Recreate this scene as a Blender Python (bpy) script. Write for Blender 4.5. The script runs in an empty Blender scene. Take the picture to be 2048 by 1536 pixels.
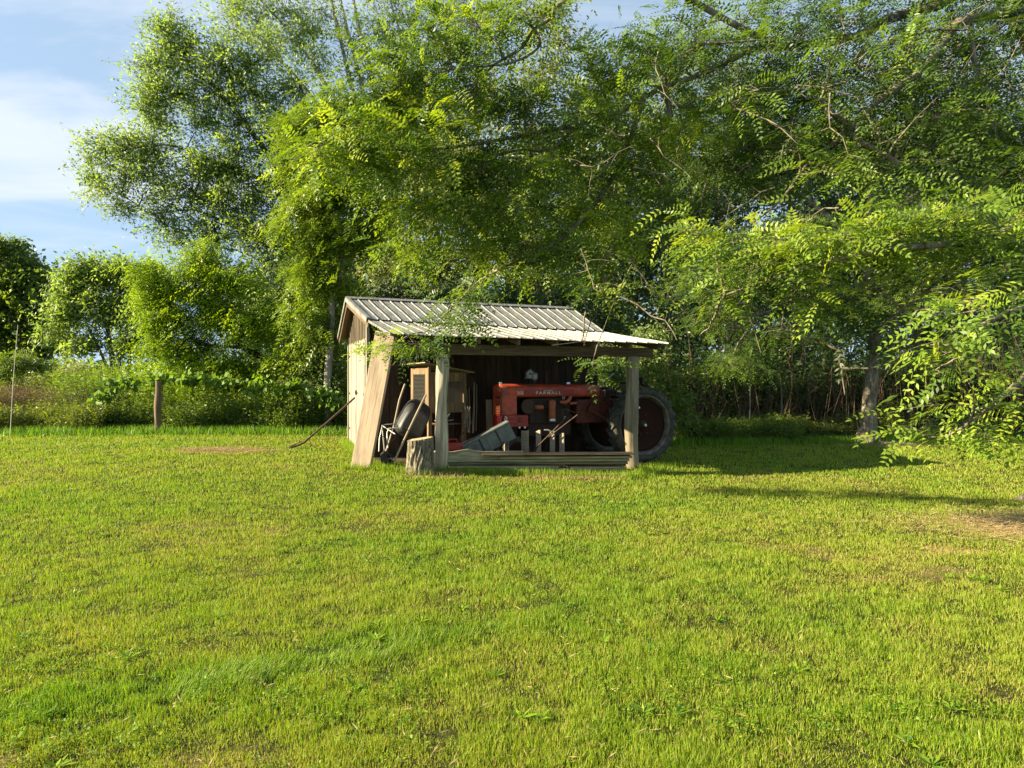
import bpy, math, random
import numpy as np
from mathutils import Vector, Matrix
random.seed(5)
PI = math.pi
R = math.radians
scene = bpy.context.scene
COL = scene.collection
# ------------------------------------------------------------------ camera
FPX = 1450.0; CAMZ = 1.6; HY = 765.0
cd = bpy.data.cameras.new('camera'); cam = bpy.data.objects.new('camera', cd); COL.objects.link(cam)
cd.sensor_width = 36; cd.lens = FPX / 2048 * 36; cd.clip_start = .05; cd.clip_end = 3000
cam.location = (0, 0, CAMZ); cam.rotation_euler = (R(90 - .12), 0, 0)
scene.camera = cam
# ------------------------------------------------------------------ sky, sun, exposure
SUN_EL = 22.0; SUN_AZ = 9.0        # the sun stands at the left, a little behind the camera
SKY = .066
world = bpy.data.worlds.new('World'); scene.world = world; world.use_nodes = True
wn = world.node_tree.nodes; wl = world.node_tree.links
sky = wn.new('ShaderNodeTexSky'); sky.sky_type = 'NISHITA'; sky.sun_disc = False
sky.sun_elevation = R(SUN_EL); sky.sun_rotation = R(-90 - SUN_AZ); sky.air_density = 1.0; sky.dust_density = .25; sky.ozone_density = 1.6
W0 = tuple(Vector((-.68, 1, .325)).normalized())
tc = wn.new('ShaderNodeTexCoord')
def wnode(t, **k):
    n = wn.new(t)
    for a, b in k.items(): setattr(n, a, b)
    return n
sep = wnode('ShaderNodeSeparateXYZ'); wl.new(tc.outputs['Generated'], sep.inputs[0])
# project the view direction on a cloud layer: p = d / (z + .15)
sv = wnode('ShaderNodeCombineXYZ'); wl.new(sep.outputs[0], sv.inputs[0]); wl.new(sep.outputs[1], sv.inputs[1])
sz = wnode('ShaderNodeMath', operation='MULTIPLY_ADD'); sz.inputs[1].default_value = .85; sz.inputs[2].default_value = .20; wl.new(sep.outputs[2], sz.inputs[0]); wl.new(sz.outputs[0], sv.inputs[2])
wl.new(sv.outputs[0], sky.inputs['Vector']) if 'Vector' in sky.inputs else None
za = wnode('ShaderNodeMath', operation='MAXIMUM'); wl.new(sep.outputs[2], za.inputs[0]); za.inputs[1].default_value = 0
zb = wnode('ShaderNodeMath', operation='ADD'); wl.new(za.outputs[0], zb.inputs[0]); zb.inputs[1].default_value = .18
dv = wnode('ShaderNodeVectorMath', operation='DIVIDE'); wl.new(tc.outputs['Generated'], dv.inputs[0])
cmb = wnode('ShaderNodeCombineXYZ')
for i in range(3): wl.new(zb.outputs[0], cmb.inputs[i])
wl.new(cmb.outputs[0], dv.inputs[1])
mp = wnode('ShaderNodeMapping'); mp.inputs['Rotation'].default_value = (0, 0, R(38)); mp.inputs['Scale'].default_value = (.55, 1.9, .3); mp.inputs['Location'].default_value = (3.1, 1.72, 0)
wl.new(dv.outputs[0], mp.inputs[0])
n1 = wnode('ShaderNodeTexNoise'); n1.inputs['Scale'].default_value = 1.1; n1.inputs['Detail'].default_value = 9; n1.inputs['Roughness'].default_value = .58; n1.inputs['Distortion'].default_value = .5
wl.new(mp.outputs[0], n1.inputs['Vector'])
cr = wnode('ShaderNodeValToRGB'); cr.color_ramp.elements[0].position = .50; cr.color_ramp.elements[1].position = .82
cr.color_ramp.elements[0].color = (0, 0, 0, 1); cr.color_ramp.elements[1].color = (1, 1, 1, 1)
wl.new(n1.outputs['Fac'], cr.inputs[0])
mixc = wnode('ShaderNodeMixRGB'); mixc.inputs[2].default_value = (5.0, 5.2, 5.5, 1)
mm = wnode('ShaderNodeMath', operation='MULTIPLY_ADD'); mm.inputs[1].default_value = .8; mm.inputs[2].default_value = .10
wl.new(cr.outputs[0], mm.inputs[0]); pale = wnode('ShaderNodeMixRGB'); pale.inputs[0].default_value = .34; pale.inputs[2].default_value = (3.5, 4.9, 6.1, 1); wl.new(sky.outputs[0], pale.inputs[1])
wl.new(mm.outputs[0], mixc.inputs[0]); wl.new(pale.outputs[0], mixc.inputs[1])
# soft bank: noise-edged band round one direction
bd = wnode('ShaderNodeVectorMath', operation='SUBTRACT'); wl.new(tc.outputs['Generated'], bd.inputs[0]); bd.inputs[1].default_value = W0
bm = wnode('ShaderNodeMapping'); bm.inputs['Rotation'].default_value = (0, R(22), 0); bm.inputs['Scale'].default_value = (4.4, 1.0, 13.5); wl.new(bd.outputs[0], bm.inputs[0])
bl_ = wnode('ShaderNodeVectorMath', operation='LENGTH'); wl.new(bm.outputs[0], bl_.inputs[0])
bn = wnode('ShaderNodeTexNoise'); bn.inputs['Scale'].default_value = 9; bn.inputs['Detail'].default_value = 8; bn.inputs['Distortion'].default_value = .6; bmp = wnode('ShaderNodeMapping'); bmp.inputs['Rotation'].default_value = (0, R(22), 0); bmp.inputs['Scale'].default_value = (.6, 1, 1.8); wl.new(tc.outputs['Generated'], bmp.inputs[0]); wl.new(bmp.outputs[0], bn.inputs['Vector'])
ba = wnode('ShaderNodeMath', operation='MULTIPLY_ADD'); ba.inputs[1].default_value = -2.4; wl.new(bn.outputs['Fac'], ba.inputs[0]); 
bb = wnode('ShaderNodeMath', operation='ADD'); wl.new(bl_.outputs['Value'], bb.inputs[0]); wl.new(ba.outputs[0], bb.inputs[1]); ba.inputs[2].default_value = 1.2
br = wnode('ShaderNodeMapRange'); br.inputs['From Min'].default_value = 1.15; br.inputs['From Max'].default_value = .25; br.inputs['To Min'].default_value = 0; br.inputs['To Max'].default_value = .58; wl.new(bb.outputs[0], br.inputs[0])
mix2 = wnode('ShaderNodeMixRGB'); mix2.inputs[2].default_value = (5.2, 5.35, 5.5, 1); wl.new(br.outputs[0], mix2.inputs[0]); wl.new(mixc.outputs[0], mix2.inputs[1])
wl.new(mix2.outputs[0], wn['Background'].inputs[0]); wn['Background'].inputs[1].default_value = SKY
sd = bpy.data.lights.new('sun', 'SUN'); sun = bpy.data.objects.new('sun', sd); COL.objects.link(sun)
sd.energy = 5.0; sd.angle = R(.6); sd.color = (1.0, .86, .58)
sdir = Vector((math.cos(R(SUN_AZ)) * math.cos(R(SUN_EL)), math.sin(R(SUN_AZ)) * math.cos(R(SUN_EL)), -math.sin(R(SUN_EL))))
sun.rotation_euler = sdir.to_track_quat('-Z', 'Y').to_euler(); sun.location = (-30, -5, 20)
scene.view_settings.view_transform = 'Standard'; scene.view_settings.look = 'None'
scene.view_settings.exposure = 1.68; scene.view_settings.gamma = 1
try:
    scene.cycles.max_bounces = 6; scene.cycles.transparent_max_bounces = 8; scene.cycles.transmission_bounces = 4; scene.cycles.diffuse_bounces = 2
except Exception: pass

# ------------------------------------------------------------------ terrain and helpers
def smooth(x): x = np.clip(x, 0, 1); return x * x * (3 - 2 * x)
def G(x, y):
    """ground height"""
    x = np.asarray(x, float); y = np.asarray(y, float)
    s = smooth((y - 3.5) / 9.5)
    far = smooth((y - 30) / 60)
    h = .02 * np.minimum(y - 13, 30) - .17 * np.tanh((x + 1.28) / 3.5)
    return s * h * (1 - far * .4)
def g(x, y): return float(G(x, y))
def W(px, py, D): return np.array([(px - 1024) / FPX * D, D, CAMZ - (py - HY) / FPX * D])
def hash2(i, j, s=0):
    n = (i * 374761393 + j * 668265263 + s * 974711) & 0x7fffffff
    n = ((n ^ (n >> 13)) * 1274126177) & 0x7fffffff
    return ((n ^ (n >> 16)) & 0xffff) / 65535.0
def vnoise(x, y, s=0):
    xi = np.floor(x).astype(np.int64); yi = np.floor(y).astype(np.int64); fx = smooth(x - xi); fy = smooth(y - yi)
    a = hash2(xi, yi, s); b = hash2(xi + 1, yi, s); c = hash2(xi, yi + 1, s); d = hash2(xi + 1, yi + 1, s)
    return (a * (1 - fx) + b * fx) * (1 - fy) + (c * (1 - fx) + d * fx) * fy
def fbm(x, y, o=4, s=0):
    v = 0; a = .5; t = 0
    for k in range(o): v = v + a * vnoise(x * 2 ** k, y * 2 ** k, s + k); t += a; a *= .55
    return v / t

def props(o, label=None, cat=None, group=None, kind=None):
    if label: o['label'] = label
    if cat: o['category'] = cat
    if group: o['group'] = group
    if kind: o['kind'] = kind
    return o
def thing(name, label, cat, loc=(0, 0, 0), rotz=0, group=None):
    o = bpy.data.objects.new(name, None); COL.objects.link(o); o.empty_display_size = .2
    o.location = loc; o.rotation_euler = (0, 0, rotz)
    return props(o, label, cat, group)
def link(name, me, mat, parent=None, label=None, bevel=0, smoothang=None):
    me.materials.clear(); me.materials.append(mat)
    o = bpy.data.objects.new(name, me); COL.objects.link(o)
    if parent: o.parent = parent
    if label: o['label'] = label
    if bevel:
        m = o.modifiers.new('bevel', 'BEVEL'); m.width = bevel; m.segments = 2; m.limit_method = 'ANGLE'; m.angle_limit = R(40)
    return o
def np_mesh(name, V, F, tint=None, shade=False):
    """V (n,3), F (m,k)"""
    me = bpy.data.meshes.new(name); V = np.asarray(V, np.float32); F = np.asarray(F, np.int32); k = F.shape[1]
    me.vertices.add(len(V)); me.vertices.foreach_set('co', V.ravel())
    me.loops.add(F.size); me.loops.foreach_set('vertex_index', F.ravel())
    me.polygons.add(len(F)); me.polygons.foreach_set('loop_start', np.arange(0, F.size, k, dtype=np.int32))
    me.polygons.foreach_set('loop_total', np.full(len(F), k, np.int32))
    if shade: me.polygons.foreach_set('use_smooth', np.ones(len(F), bool))
    me.update(calc_edges=True)
    if tint is not None:
        a = me.attributes.new('tint', 'FLOAT', 'POINT'); a.data.foreach_set('value', np.asarray(tint, np.float32))
    return me

class MB:
    """collects shapes of ONE part; writes a UV map with the grain along u, and a tint per shape"""
    def __init__(s): s.v = []; s.f = []; s.uv = []; s.t = []; s.sm = []
    def add(s, verts, faces, uvs=None, tint=None, smooth_=False):
        b = len(s.v); s.v += [tuple(map(float, p)) for p in verts]
        if tint is None: tint = random.random()
        off = random.random() * 37
        for i, f in enumerate(faces):
            s.f.append([b + k for k in f]); s.t.append(tint); s.sm.append(smooth_)
            if uvs: s.uv.append([(u, w + off) for u, w in uvs[i]])
            else:
                P = [Vector(verts[k]) for k in f]; n = (P[1] - P[0]).cross(P[-1] - P[0])
                ax = max(range(3), key=lambda q: abs(n[q])) if n.length > 0 else 2
                o_ = [q for q in range(3) if q != ax]
                s.uv.append([(p[o_[0]], p[o_[1]] + off) for p in P])
    def box(s, c, size, rot=None, tint=None, grain=None):
        h = [q / 2 for q in size]; L = grain if grain is not None else max(range(3), key=lambda q: size[q])
        loc = [(x * h[0], y * h[1], z * h[2]) for x in (-1, 1) for y in (-1, 1) for z in (-1, 1)]
        F = [(0, 1, 3, 2), (4, 6, 7, 5), (0, 4, 5, 1), (2, 3, 7, 6), (0, 2, 6, 4), (1, 5, 7, 3)]
        N = [0, 0, 1, 1, 2, 2]; uvs = []
        for f, n in zip(F, N):
            if n == L: o_ = [q for q in range(3) if q != L]; uvs.append([(loc[k][o_[0]] * .3, loc[k][o_[1]]) for k in f])
            else:
                w = [q for q in range(3) if q not in (L, n)][0]; uvs.append([(loc[k][L], loc[k][w] + n * .7) for k in f])
        M = rot if rot is not None else Matrix.Identity(3)
        c = Vector(c); s.add([c + M @ Vector(p) for p in loc], F, uvs, tint); return s
    def beam(s, p0, p1, w, h, tint=None, up=(0, 0, 1)):
        p0 = Vector(p0); p1 = Vector(p1); d = (p1 - p0); L = d.length; x = d.normalized()
        y = Vector(up).cross(x)
        if y.length < 1e-4: y = Vector((0, 1, 0)).cross(x)
        y.normalize(); z = x.cross(y); M = Matrix((x, y, z)).transposed()
        return s.box((p0 + p1) / 2, (L, w, h), M, tint, 0)
    def tube(s, pts, r, n=8, cap=True, tint=None, smooth_=True):
        P = [Vector(p) for p in pts]; rr = r if hasattr(r, '__len__') else [r] * len(P)
        V = []; ln = 0; us = []; prev = None
        for i, p in enumerate(P):
            t = (P[min(i + 1, len(P) - 1)] - P[max(i - 1, 0)]).normalized()
            if prev is None:
                a = t.orthogonal().normalized()
            else:
                a = prev - t * prev.dot(t); a.normalize()
            prev = a; b = t.cross(a)
            if i: ln += (p - P[i - 1]).length
            us.append(ln)
            for k in range(n):
                q = 2 * PI * k / n; V.append(p + (a * math.cos(q) + b * math.sin(q)) * rr[i])
        F = []; U = []
        for i in range(len(P) - 1):
            for k in range(n):
                k2 = (k + 1) % n; F.append((i * n + k, i * n + k2, (i + 1) * n + k2, (i + 1) * n + k))
                c = 2 * PI * rr[i] / n; U.append([(us[i], k * c), (us[i], (k + 1) * c), (us[i + 1], (k + 1) * c), (us[i + 1], k * c)])
        s.add(V, F, U, tint, smooth_)
        if cap:
            for i0 in (0, len(P) - 1):
                ring = [V[i0 * n + k] for k in range(n)]
                if i0 == 0: ring = ring[::-1]
                s.add(ring, [tuple(range(n))], [[((p - P[i0]).x * .3, (p - P[i0]).y + (p - P[i0]).z) for p in ring]], tint)
        return s
    def lathe(s, prof, axis='z', c=(0, 0, 0), n=24, tint=None, M=None):
        """prof: (radius, height) pairs"""
        c = Vector(c); V = []
        if M is None:
            M = {'z': Matrix.Identity(3), 'y': Matrix(((1, 0, 0), (0, 0, 1), (0, -1, 0))), 'x': Matrix(((0, 0, 1), (0, 1, 0), (-1, 0, 0)))}[axis]
        for r, h in prof:
            for k in range(n):
                q = 2 * PI * k / n; V.append(c + M @ Vector((r * math.cos(q), r * math.sin(q), h)))
        F = []; U = []
        for i in range(len(prof) - 1):
            for k in range(n):
                k2 = (k + 1) % n; F.append((i * n + k, i * n + k2, (i + 1) * n + k2, (i + 1) * n + k))
                U.append([(k / n * 3, i * .1), ((k + 1) / n * 3, i * .1), ((k + 1) / n * 3, (i + 1) * .1), (k / n * 3, (i + 1) * .1)])
        s.add(V, F, U, tint, True); return s
    def poly(s, pts, t, nrm, tint=None):
        """outline (3D points, planar) given thickness t along nrm"""
        nrm = Vector(nrm).normalized(); A = [Vector(p) for p in pts]; B = [p + nrm * t for p in A]; n = len(A)
        s.add(A + B, [tuple(range(n))[::-1], tuple(range(n, 2 * n))] + [(i, (i + 1) % n, n + (i + 1) % n, n + i) for i in range(n)], None, tint); return s
    def build(s, name, mat, parent=None, label=None, bevel=0, cat=None, group=None, kind=None):
        me = bpy.data.meshes.new(name); me.from_pydata(s.v, [], s.f); me.update()
        uv = me.uv_layers.new(name='UVMap'); fl = [c for f in s.uv for q in f for c in q]; uv.data.foreach_set('uv', fl)
        a = me.attributes.new('tint', 'FLOAT', 'FACE'); a.data.foreach_set('value', s.t)
        me.polygons.foreach_set('use_smooth', s.sm)
        o = link(name, me, mat, parent, label, bevel)
        if cat or kind: props(o, label, cat, group, kind)
        return o

# ------------------------------------------------------------------ materials
def newmat(name):
    m = bpy.data.materials.new(name); m.use_nodes = True; nt = m.node_tree; b = nt.nodes['Principled BSDF']
    return m, nt, b
def nd(nt, t, ins=None, **k):
    n = nt.nodes.new(t)
    for a, b in k.items(): setattr(n, a, b)
    if ins:
        for a, b in ins.items(): n.inputs[a].default_value = b
    return n
def ramp(nt, stops, fac):
    r = nt.nodes.new('ShaderNodeValToRGB'); e = r.color_ramp.elements
    e[0].position = stops[0][0]; e[0].color = (*stops[0][1], 1); e[1].position = stops[-1][0]; e[1].color = (*stops[-1][1], 1)
    for p, c in stops[1:-1]: q = e.new(p); q.color = (*c, 1)
    nt.links.new(fac, r.inputs[0]); return r.outputs[0]
def attr(nt, name='tint'): return nd(nt, 'ShaderNodeAttribute', attribute_name=name).outputs['Fac']
def mix(nt, a, b, f, mode='MIX'):
    m = nd(nt, 'ShaderNodeMixRGB', blend_type=mode)
    for i, v in ((0, f), (1, a), (2, b)):
        if hasattr(v, 'links') or hasattr(v, 'is_linked'): nt.links.new(v, m.inputs[i])
        elif isinstance(v, (int, float)): m.inputs[i].default_value = v
        else: m.inputs[i].default_value = (*v, 1)
    return m.outputs[0]
def leaf_mat(name, stops, transl=.42, tcol=(1.3, 1.25, .35), rough=.42):
    m, nt, b = newmat(name); c = ramp(nt, stops, attr(nt))
    nt.links.new(c, b.inputs['Base Color']); b.inputs['Roughness'].default_value = rough
    b.inputs['Specular IOR Level'].default_value = .35
    t = nd(nt, 'ShaderNodeBsdfTranslucent'); tc_ = mix(nt, c, tcol, 1.0, 'MULTIPLY'); nt.links.new(tc_, t.inputs[0])
    x = nd(nt, 'ShaderNodeMixShader'); x.inputs[0].default_value = transl
    nt.links.new(b.outputs[0], x.inputs[1]); nt.links.new(t.outputs[0], x.inputs[2]); nt.links.new(x.outputs[0], nt.nodes['Material Output'].inputs[0])
    return m
def wood_mat(name, dark, mid, light, scale=1.0, rough=.8, knots=True, bump=.5, var=.5):
    m, nt, b = newmat(name)
    uv = nd(nt, 'ShaderNodeTexCoord').outputs['UV']
    mp = nd(nt, 'ShaderNodeMapping', {'Scale': (2.2 * scale, 38 * scale, 1)}); nt.links.new(uv, mp.inputs[0])
    n = nd(nt, 'ShaderNodeTexNoise', {'Scale': 1.0, 'Detail': 6, 'Roughness': .6, 'Distortion': .4}); nt.links.new(mp.outputs[0], n.inputs[0])
    mp2 = nd(nt, 'ShaderNodeMapping', {'Scale': (.9, 5, 1)}); nt.links.new(uv, mp2.inputs[0])
    n2 = nd(nt, 'ShaderNodeTexNoise', {'Scale': 1.3, 'Detail': 5, 'Roughness': .6}); nt.links.new(mp2.outputs[0], n2.inputs[0])
    c = ramp(nt, [(.28, dark), (.5, mid), (.72, light)], n.outputs[0])
    blot = ramp(nt, [(.3, (.55, .52, .5)), (.55, (1, 1, 1)), (.8, (1.1, 1.02, .9))], n2.outputs[0])
    c = mix(nt, c, blot, .8, 'MULTIPLY')
    tv = ramp(nt, [(0, (1 - var, 1 - var, 1 - var)), (.5, (1, .96, .92)), (1, (1 + var * .5, 1 + var * .45, 1 + var * .35))], attr(nt))
    c = mix(nt, c, tv, 1.0, 'MULTIPLY')
    if knots:
        v = nd(nt, 'ShaderNodeTexVoronoi', {'Scale': 1.0, 'Randomness': 1.0}); mp3 = nd(nt, 'ShaderNodeMapping', {'Scale': (1.3, 4.5, 1)}); nt.links.new(uv, mp3.inputs[0]); nt.links.new(mp3.outputs[0], v.inputs['Vector'])
        k = ramp(nt, [(.035, (.25, .17, .12)), (.085, (1, 1, 1))], v.outputs['Distance']); c = mix(nt, c, k, .8, 'MULTIPLY')
    nt.links.new(c, b.inputs['Base Color']); b.inputs['Roughness'].default_value = rough; b.inputs['Specular IOR Level'].default_value = .25
    bp = nd(nt, 'ShaderNodeBump', {'Strength': bump, 'Distance': .004}); nt.links.new(n.outputs[0], bp.inputs['Height']); nt.links.new(bp.outputs[0], b.inputs['Normal'])
    return m
def plain_mat(name, col, rough=.5, metal=0.0, noise=.25, scale=8, dirt=None, spec=.4, bump=0):
    m, nt, b = newmat(name); tc_ = nd(nt, 'ShaderNodeTexCoord').outputs['Object']
    n = nd(nt, 'ShaderNodeTexNoise', {'Scale': scale, 'Detail': 7, 'Roughness': .65}); nt.links.new(tc_, n.inputs[0])
    d = dirt or tuple(q * (1 - noise) for q in col)
    c = ramp(nt, [(.35, d), (.6, col)], n.outputs[0]); nt.links.new(c, b.inputs['Base Color'])
    rr = nd(nt, 'ShaderNodeMapRange', {'To Min': min(1, rough + .2), 'To Max': rough}); nt.links.new(n.outputs[0], rr.inputs[0]); nt.links.new(rr.outputs[0], b.inputs['Roughness'])
    b.inputs['Metallic'].default_value = metal; b.inputs['Specular IOR Level'].default_value = spec
    if bump:
        bp = nd(nt, 'ShaderNodeBump', {'Strength': bump, 'Distance': .01}); nt.links.new(n.outputs[0], bp.inputs['Height']); nt.links.new(bp.outputs[0], b.inputs['Normal'])
    return m
def bark_mat(name, dark, light, scale=9, bump=.8, moss=None):
    m, nt, b = newmat(name); tc_ = nd(nt, 'ShaderNodeTexCoord').outputs['Object']
    mp = nd(nt, 'ShaderNodeMapping', {'Scale': (1, 1, .28)}); nt.links.new(tc_, mp.inputs[0])
    n = nd(nt, 'ShaderNodeTexNoise', {'Scale': scale, 'Detail': 8, 'Roughness': .7, 'Distortion': .6}); nt.links.new(mp.outputs[0], n.inputs[0])
    c = ramp(nt, [(.36, dark), (.6, light)], n.outputs[0])
    if moss:
        n2 = nd(nt, 'ShaderNodeTexNoise', {'Scale': 5, 'Detail': 5}); nt.links.new(tc_, n2.inputs[0])
        f = ramp(nt, [(.48, (0, 0, 0)), (.62, (1, 1, 1))], n2.outputs[0]); c = mix(nt, c, moss, f)
    nt.links.new(c, b.inputs['Base Color']); b.inputs['Roughness'].default_value = .9; b.inputs['Specular IOR Level'].default_value = .15
    bp = nd(nt, 'ShaderNodeBump', {'Strength': bump, 'Distance': .03}); nt.links.new(n.outputs[0], bp.inputs['Height']); nt.links.new(bp.outputs[0], b.inputs['Normal'])
    return m

M = {}
M['siding'] = wood_mat('weathered siding', (.10, .08, .055), (.25, .205, .145), (.36, .30, .22), var=.3, bump=.8)
M['door'] = wood_mat('grey door boards', (.11, .10, .08), (.32, .30, .25), (.44, .42, .355), var=.28, bump=.8)
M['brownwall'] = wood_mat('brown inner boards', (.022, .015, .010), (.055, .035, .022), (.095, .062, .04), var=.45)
M['frame'] = wood_mat('rough framing timber', (.08, .055, .035), (.16, .115, .07), (.24, .18, .115), var=.3)
M['timber'] = wood_mat('sawn timber', (.30, .22, .155), (.49, .39, .29), (.58, .47, .36), scale=.9, var=.1, bump=.5)
M['barnboard'] = wood_mat('grey green weathered boards', (.11, .105, .062), (.28, .26, .165), (.46, .43, .29), var=.4)
M['redboard'] = wood_mat('reddish brown board', (.17, .095, .05), (.34, .21, .115), (.46, .31, .18), var=.2)
M['hutch'] = wood_mat('hutch boards', (.13, .085, .045), (.24, .165, .095), (.33, .24, .15), var=.25)
M['stake'] = wood_mat('pale stakes', (.20, .165, .115), (.33, .28, .21), (.42, .37, .28), var=.2)
M['post'] = wood_mat('peeled log', (.13, .105, .07), (.50, .44, .33), (.68, .62, .49), scale=.5, var=.1, bump=1.6)
M['postdark'] = wood_mat('weathered log', (.09, .078, .052), (.25, .215, .15), (.38, .34, .24), scale=.4, var=.1, bump=.9)
M['roof'] = None
M['red'] = plain_mat('faded sun-brightened red paint', (.58, .075, .030), .36, 0, .3, 5, dirt=(.20, .055, .028), spec=.5, bump=.08)  # albedo raised to stand for the missing sun patch on the hood
M['redbright'] = plain_mat('red paint', (.36, .02, .015), .3, 0, .3, 6, dirt=(.22, .02, .012), spec=.5)
M['orange'] = plain_mat('orange faded paint', (.45, .12, .05), .45, 0, .3, 9, dirt=(.25, .08, .04))
M['reflect'] = plain_mat('red reflector', (.6, .01, .01), .15, 0, .2, 20, spec=.8)
M['black'] = plain_mat('black rubber', (.018, .018, .016), .7, 0, .3, 12, dirt=(.05, .045, .035), bump=.2)
M['tyre'] = plain_mat('dusty tyre', (.035, .036, .030), .8, 0, .3, 7, dirt=(.095, .09, .06), bump=.3)
M['blackplastic'] = plain_mat('black plastic', (.025, .025, .025), .38, 0, .3, 7, dirt=(.06, .055, .045), spec=.5)
M['iron'] = plain_mat('dark iron', (.05, .04, .032), .55, .5, .4, 14, dirt=(.10, .05, .03))
M['engine'] = plain_mat('oily shade-darkened castings', (.028, .017, .013), .6, .2, .4, 14, dirt=(.055, .028, .02))  # castings carry the lean-to's shade in a darkened colour
M['shadedred'] = plain_mat('shade-darkened red paint', (.15, .03, .015), .5, 0, .4, 8, dirt=(.05, .02, .014), bump=.1)  # darker copy of the red, with the lean-to's shade put into the colour
M['rim'] = plain_mat('dull rim', (.17, .165, .13), .5, .4, .3, 5, dirt=(.09, .045, .03))
M['disc'] = plain_mat('rusty wheel disc', (.04, .016, .011), .8, 0, .3, 6, dirt=(.03, .018, .013), spec=.08)
M['steel'] = plain_mat('galvanised steel', (.5, .49, .44), .35, .7, .3, 10)
M['chrome'] = plain_mat('bright metal', (.65, .65, .62), .2, .9, .2, 10)
M['greycase'] = plain_mat('grey plastic', (.15, .16, .15), .5, 0, .25, 5, dirt=(.10, .105, .085))
M['white'] = plain_mat('white painted', (.72, .72, .68), .5, 0, .2, 8)
M['letters'] = plain_mat('white lettering', (.75, .72, .62), .5, 0, .3, 30)
M['wire'] = plain_mat('wire', (.16, .16, .14), .5, .7, .2, 20)
M['cord'] = plain_mat('black cord', (.012, .012, .012), .6)
M['galv'] = plain_mat('hatch metal', (.4, .4, .38), .4, .6)
M['dirt'] = plain_mat('bare dirt', (.12, .085, .05), .95, 0, .4, 3, dirt=(.06, .04, .025), spec=.1, bump=.6)
M['stumpbark'] = bark_mat('stump bark', (.03, .024, .018), (.36, .31, .22), 24, 1.0)
M['endgrain'] = plain_mat('cut wood', (.5, .38, .22), .8, 0, .3, 25, dirt=(.36, .26, .15))
M['bark'] = bark_mat('grey brown bark', (.05, .04, .03), (.20, .165, .12), 9)
M['barklight'] = bark_mat('lichen mottled bark', (.07, .055, .038), (.30, .255, .18), 14, .9)
M['barkgrey'] = bark_mat('pale grey bark', (.12, .11, .09), (.34, .31, .26), 6, .5)
M['barkdark'] = bark_mat('dark bark', (.025, .02, .015), (.09, .075, .055), 9)
M['fiberglass'] = plain_mat('pale rod', (.62, .58, .45), .5)
M['straw'] = leaf_mat('dry straw', [(0, (.30, .19, .08)), (.5, (.46, .33, .15)), (1, (.60, .47, .25))], .15, (1, 1, .8), .8)
# leaves: stops run over the tint of each leaf or spray
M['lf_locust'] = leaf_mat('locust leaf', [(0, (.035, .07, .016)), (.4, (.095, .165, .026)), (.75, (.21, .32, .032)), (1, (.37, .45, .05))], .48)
M['lf_willow'] = leaf_mat('willow leaf', [(0, (.15, .22, .065)), (.5, (.25, .34, .095)), (1, (.34, .43, .13))], .6, (1.15, 1.2, .45))
M['lf_yellow'] = leaf_mat('yellow green leaf', [(0, (.14, .24, .014)), (.5, (.24, .36, .022)), (1, (.36, .45, .035))], .48)
M['lf_heaven'] = leaf_mat('bright compound leaf', [(0, (.09, .16, .018)), (.5, (.18, .27, .026)), (1, (.30, .38, .04))], .45)
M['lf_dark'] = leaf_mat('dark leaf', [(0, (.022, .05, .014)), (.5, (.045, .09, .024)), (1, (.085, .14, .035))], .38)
M['lf_mid'] = leaf_mat('mid green leaf', [(0, (.08, .14, .03)), (.5, (.15, .22, .045)), (1, (.22, .30, .065))], .46)
M['lf_olive'] = leaf_mat('olive leaf', [(0, (.09, .125, .026)), (.5, (.17, .215, .045)), (1, (.27, .31, .07))], .46)
M['lf_pale'] = leaf_mat('pale feathery leaf', [(0, (.14, .17, .06)), (.5, (.22, .26, .09)), (1, (.32, .35, .14))], .35)
M['lf_vine'] = leaf_mat('vine leaf', [(0, (.08, .16, .025)), (.5, (.15, .26, .035)), (1, (.24, .34, .06))], .4, rough=.7)
M['lf_brown'] = leaf_mat('dry brush', [(0, (.11, .065, .035)), (.5, (.20, .125, .07)), (1, (.33, .24, .15))], .2, (1, 1, .8), .8)
M['cane'] = leaf_mat('dead canes', [(0, (.04, .026, .015)), (.6, (.12, .075, .042)), (1, (.32, .22, .13))], .08, (1, 1, .8), .7)
def roof_mat():
    m, nt, b = newmat('ribbed galvanised roofing'); uv = nd(nt, 'ShaderNodeTexCoord').outputs['Object']
    mp = nd(nt, 'ShaderNodeMapping', {'Scale': (9, 1.4, 1.4)}); nt.links.new(uv, mp.inputs[0])
    n = nd(nt, 'ShaderNodeTexNoise', {'Scale': 2.5, 'Detail': 8, 'Roughness': .7}); nt.links.new(mp.outputs[0], n.inputs[0])
    n2 = nd(nt, 'ShaderNodeTexNoise', {'Scale': 45, 'Detail': 3, 'Roughness': .7}); nt.links.new(uv, n2.inputs[0])
    c = ramp(nt, [(.30, (.13, .12, .10)), (.58, (.33, .325, .30))], n.outputs[0])
    k = ramp(nt, [(.38, (.45, .40, .33)), (.50, (1, 1, 1))], n2.outputs[0]); c = mix(nt, c, k, .65, 'MULTIPLY')
    nt.links.new(c, b.inputs['Base Color']); b.inputs['Metallic'].default_value = .25; b.inputs['Roughness'].default_value = .5
    return m
M['roof'] = roof_mat()

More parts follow.
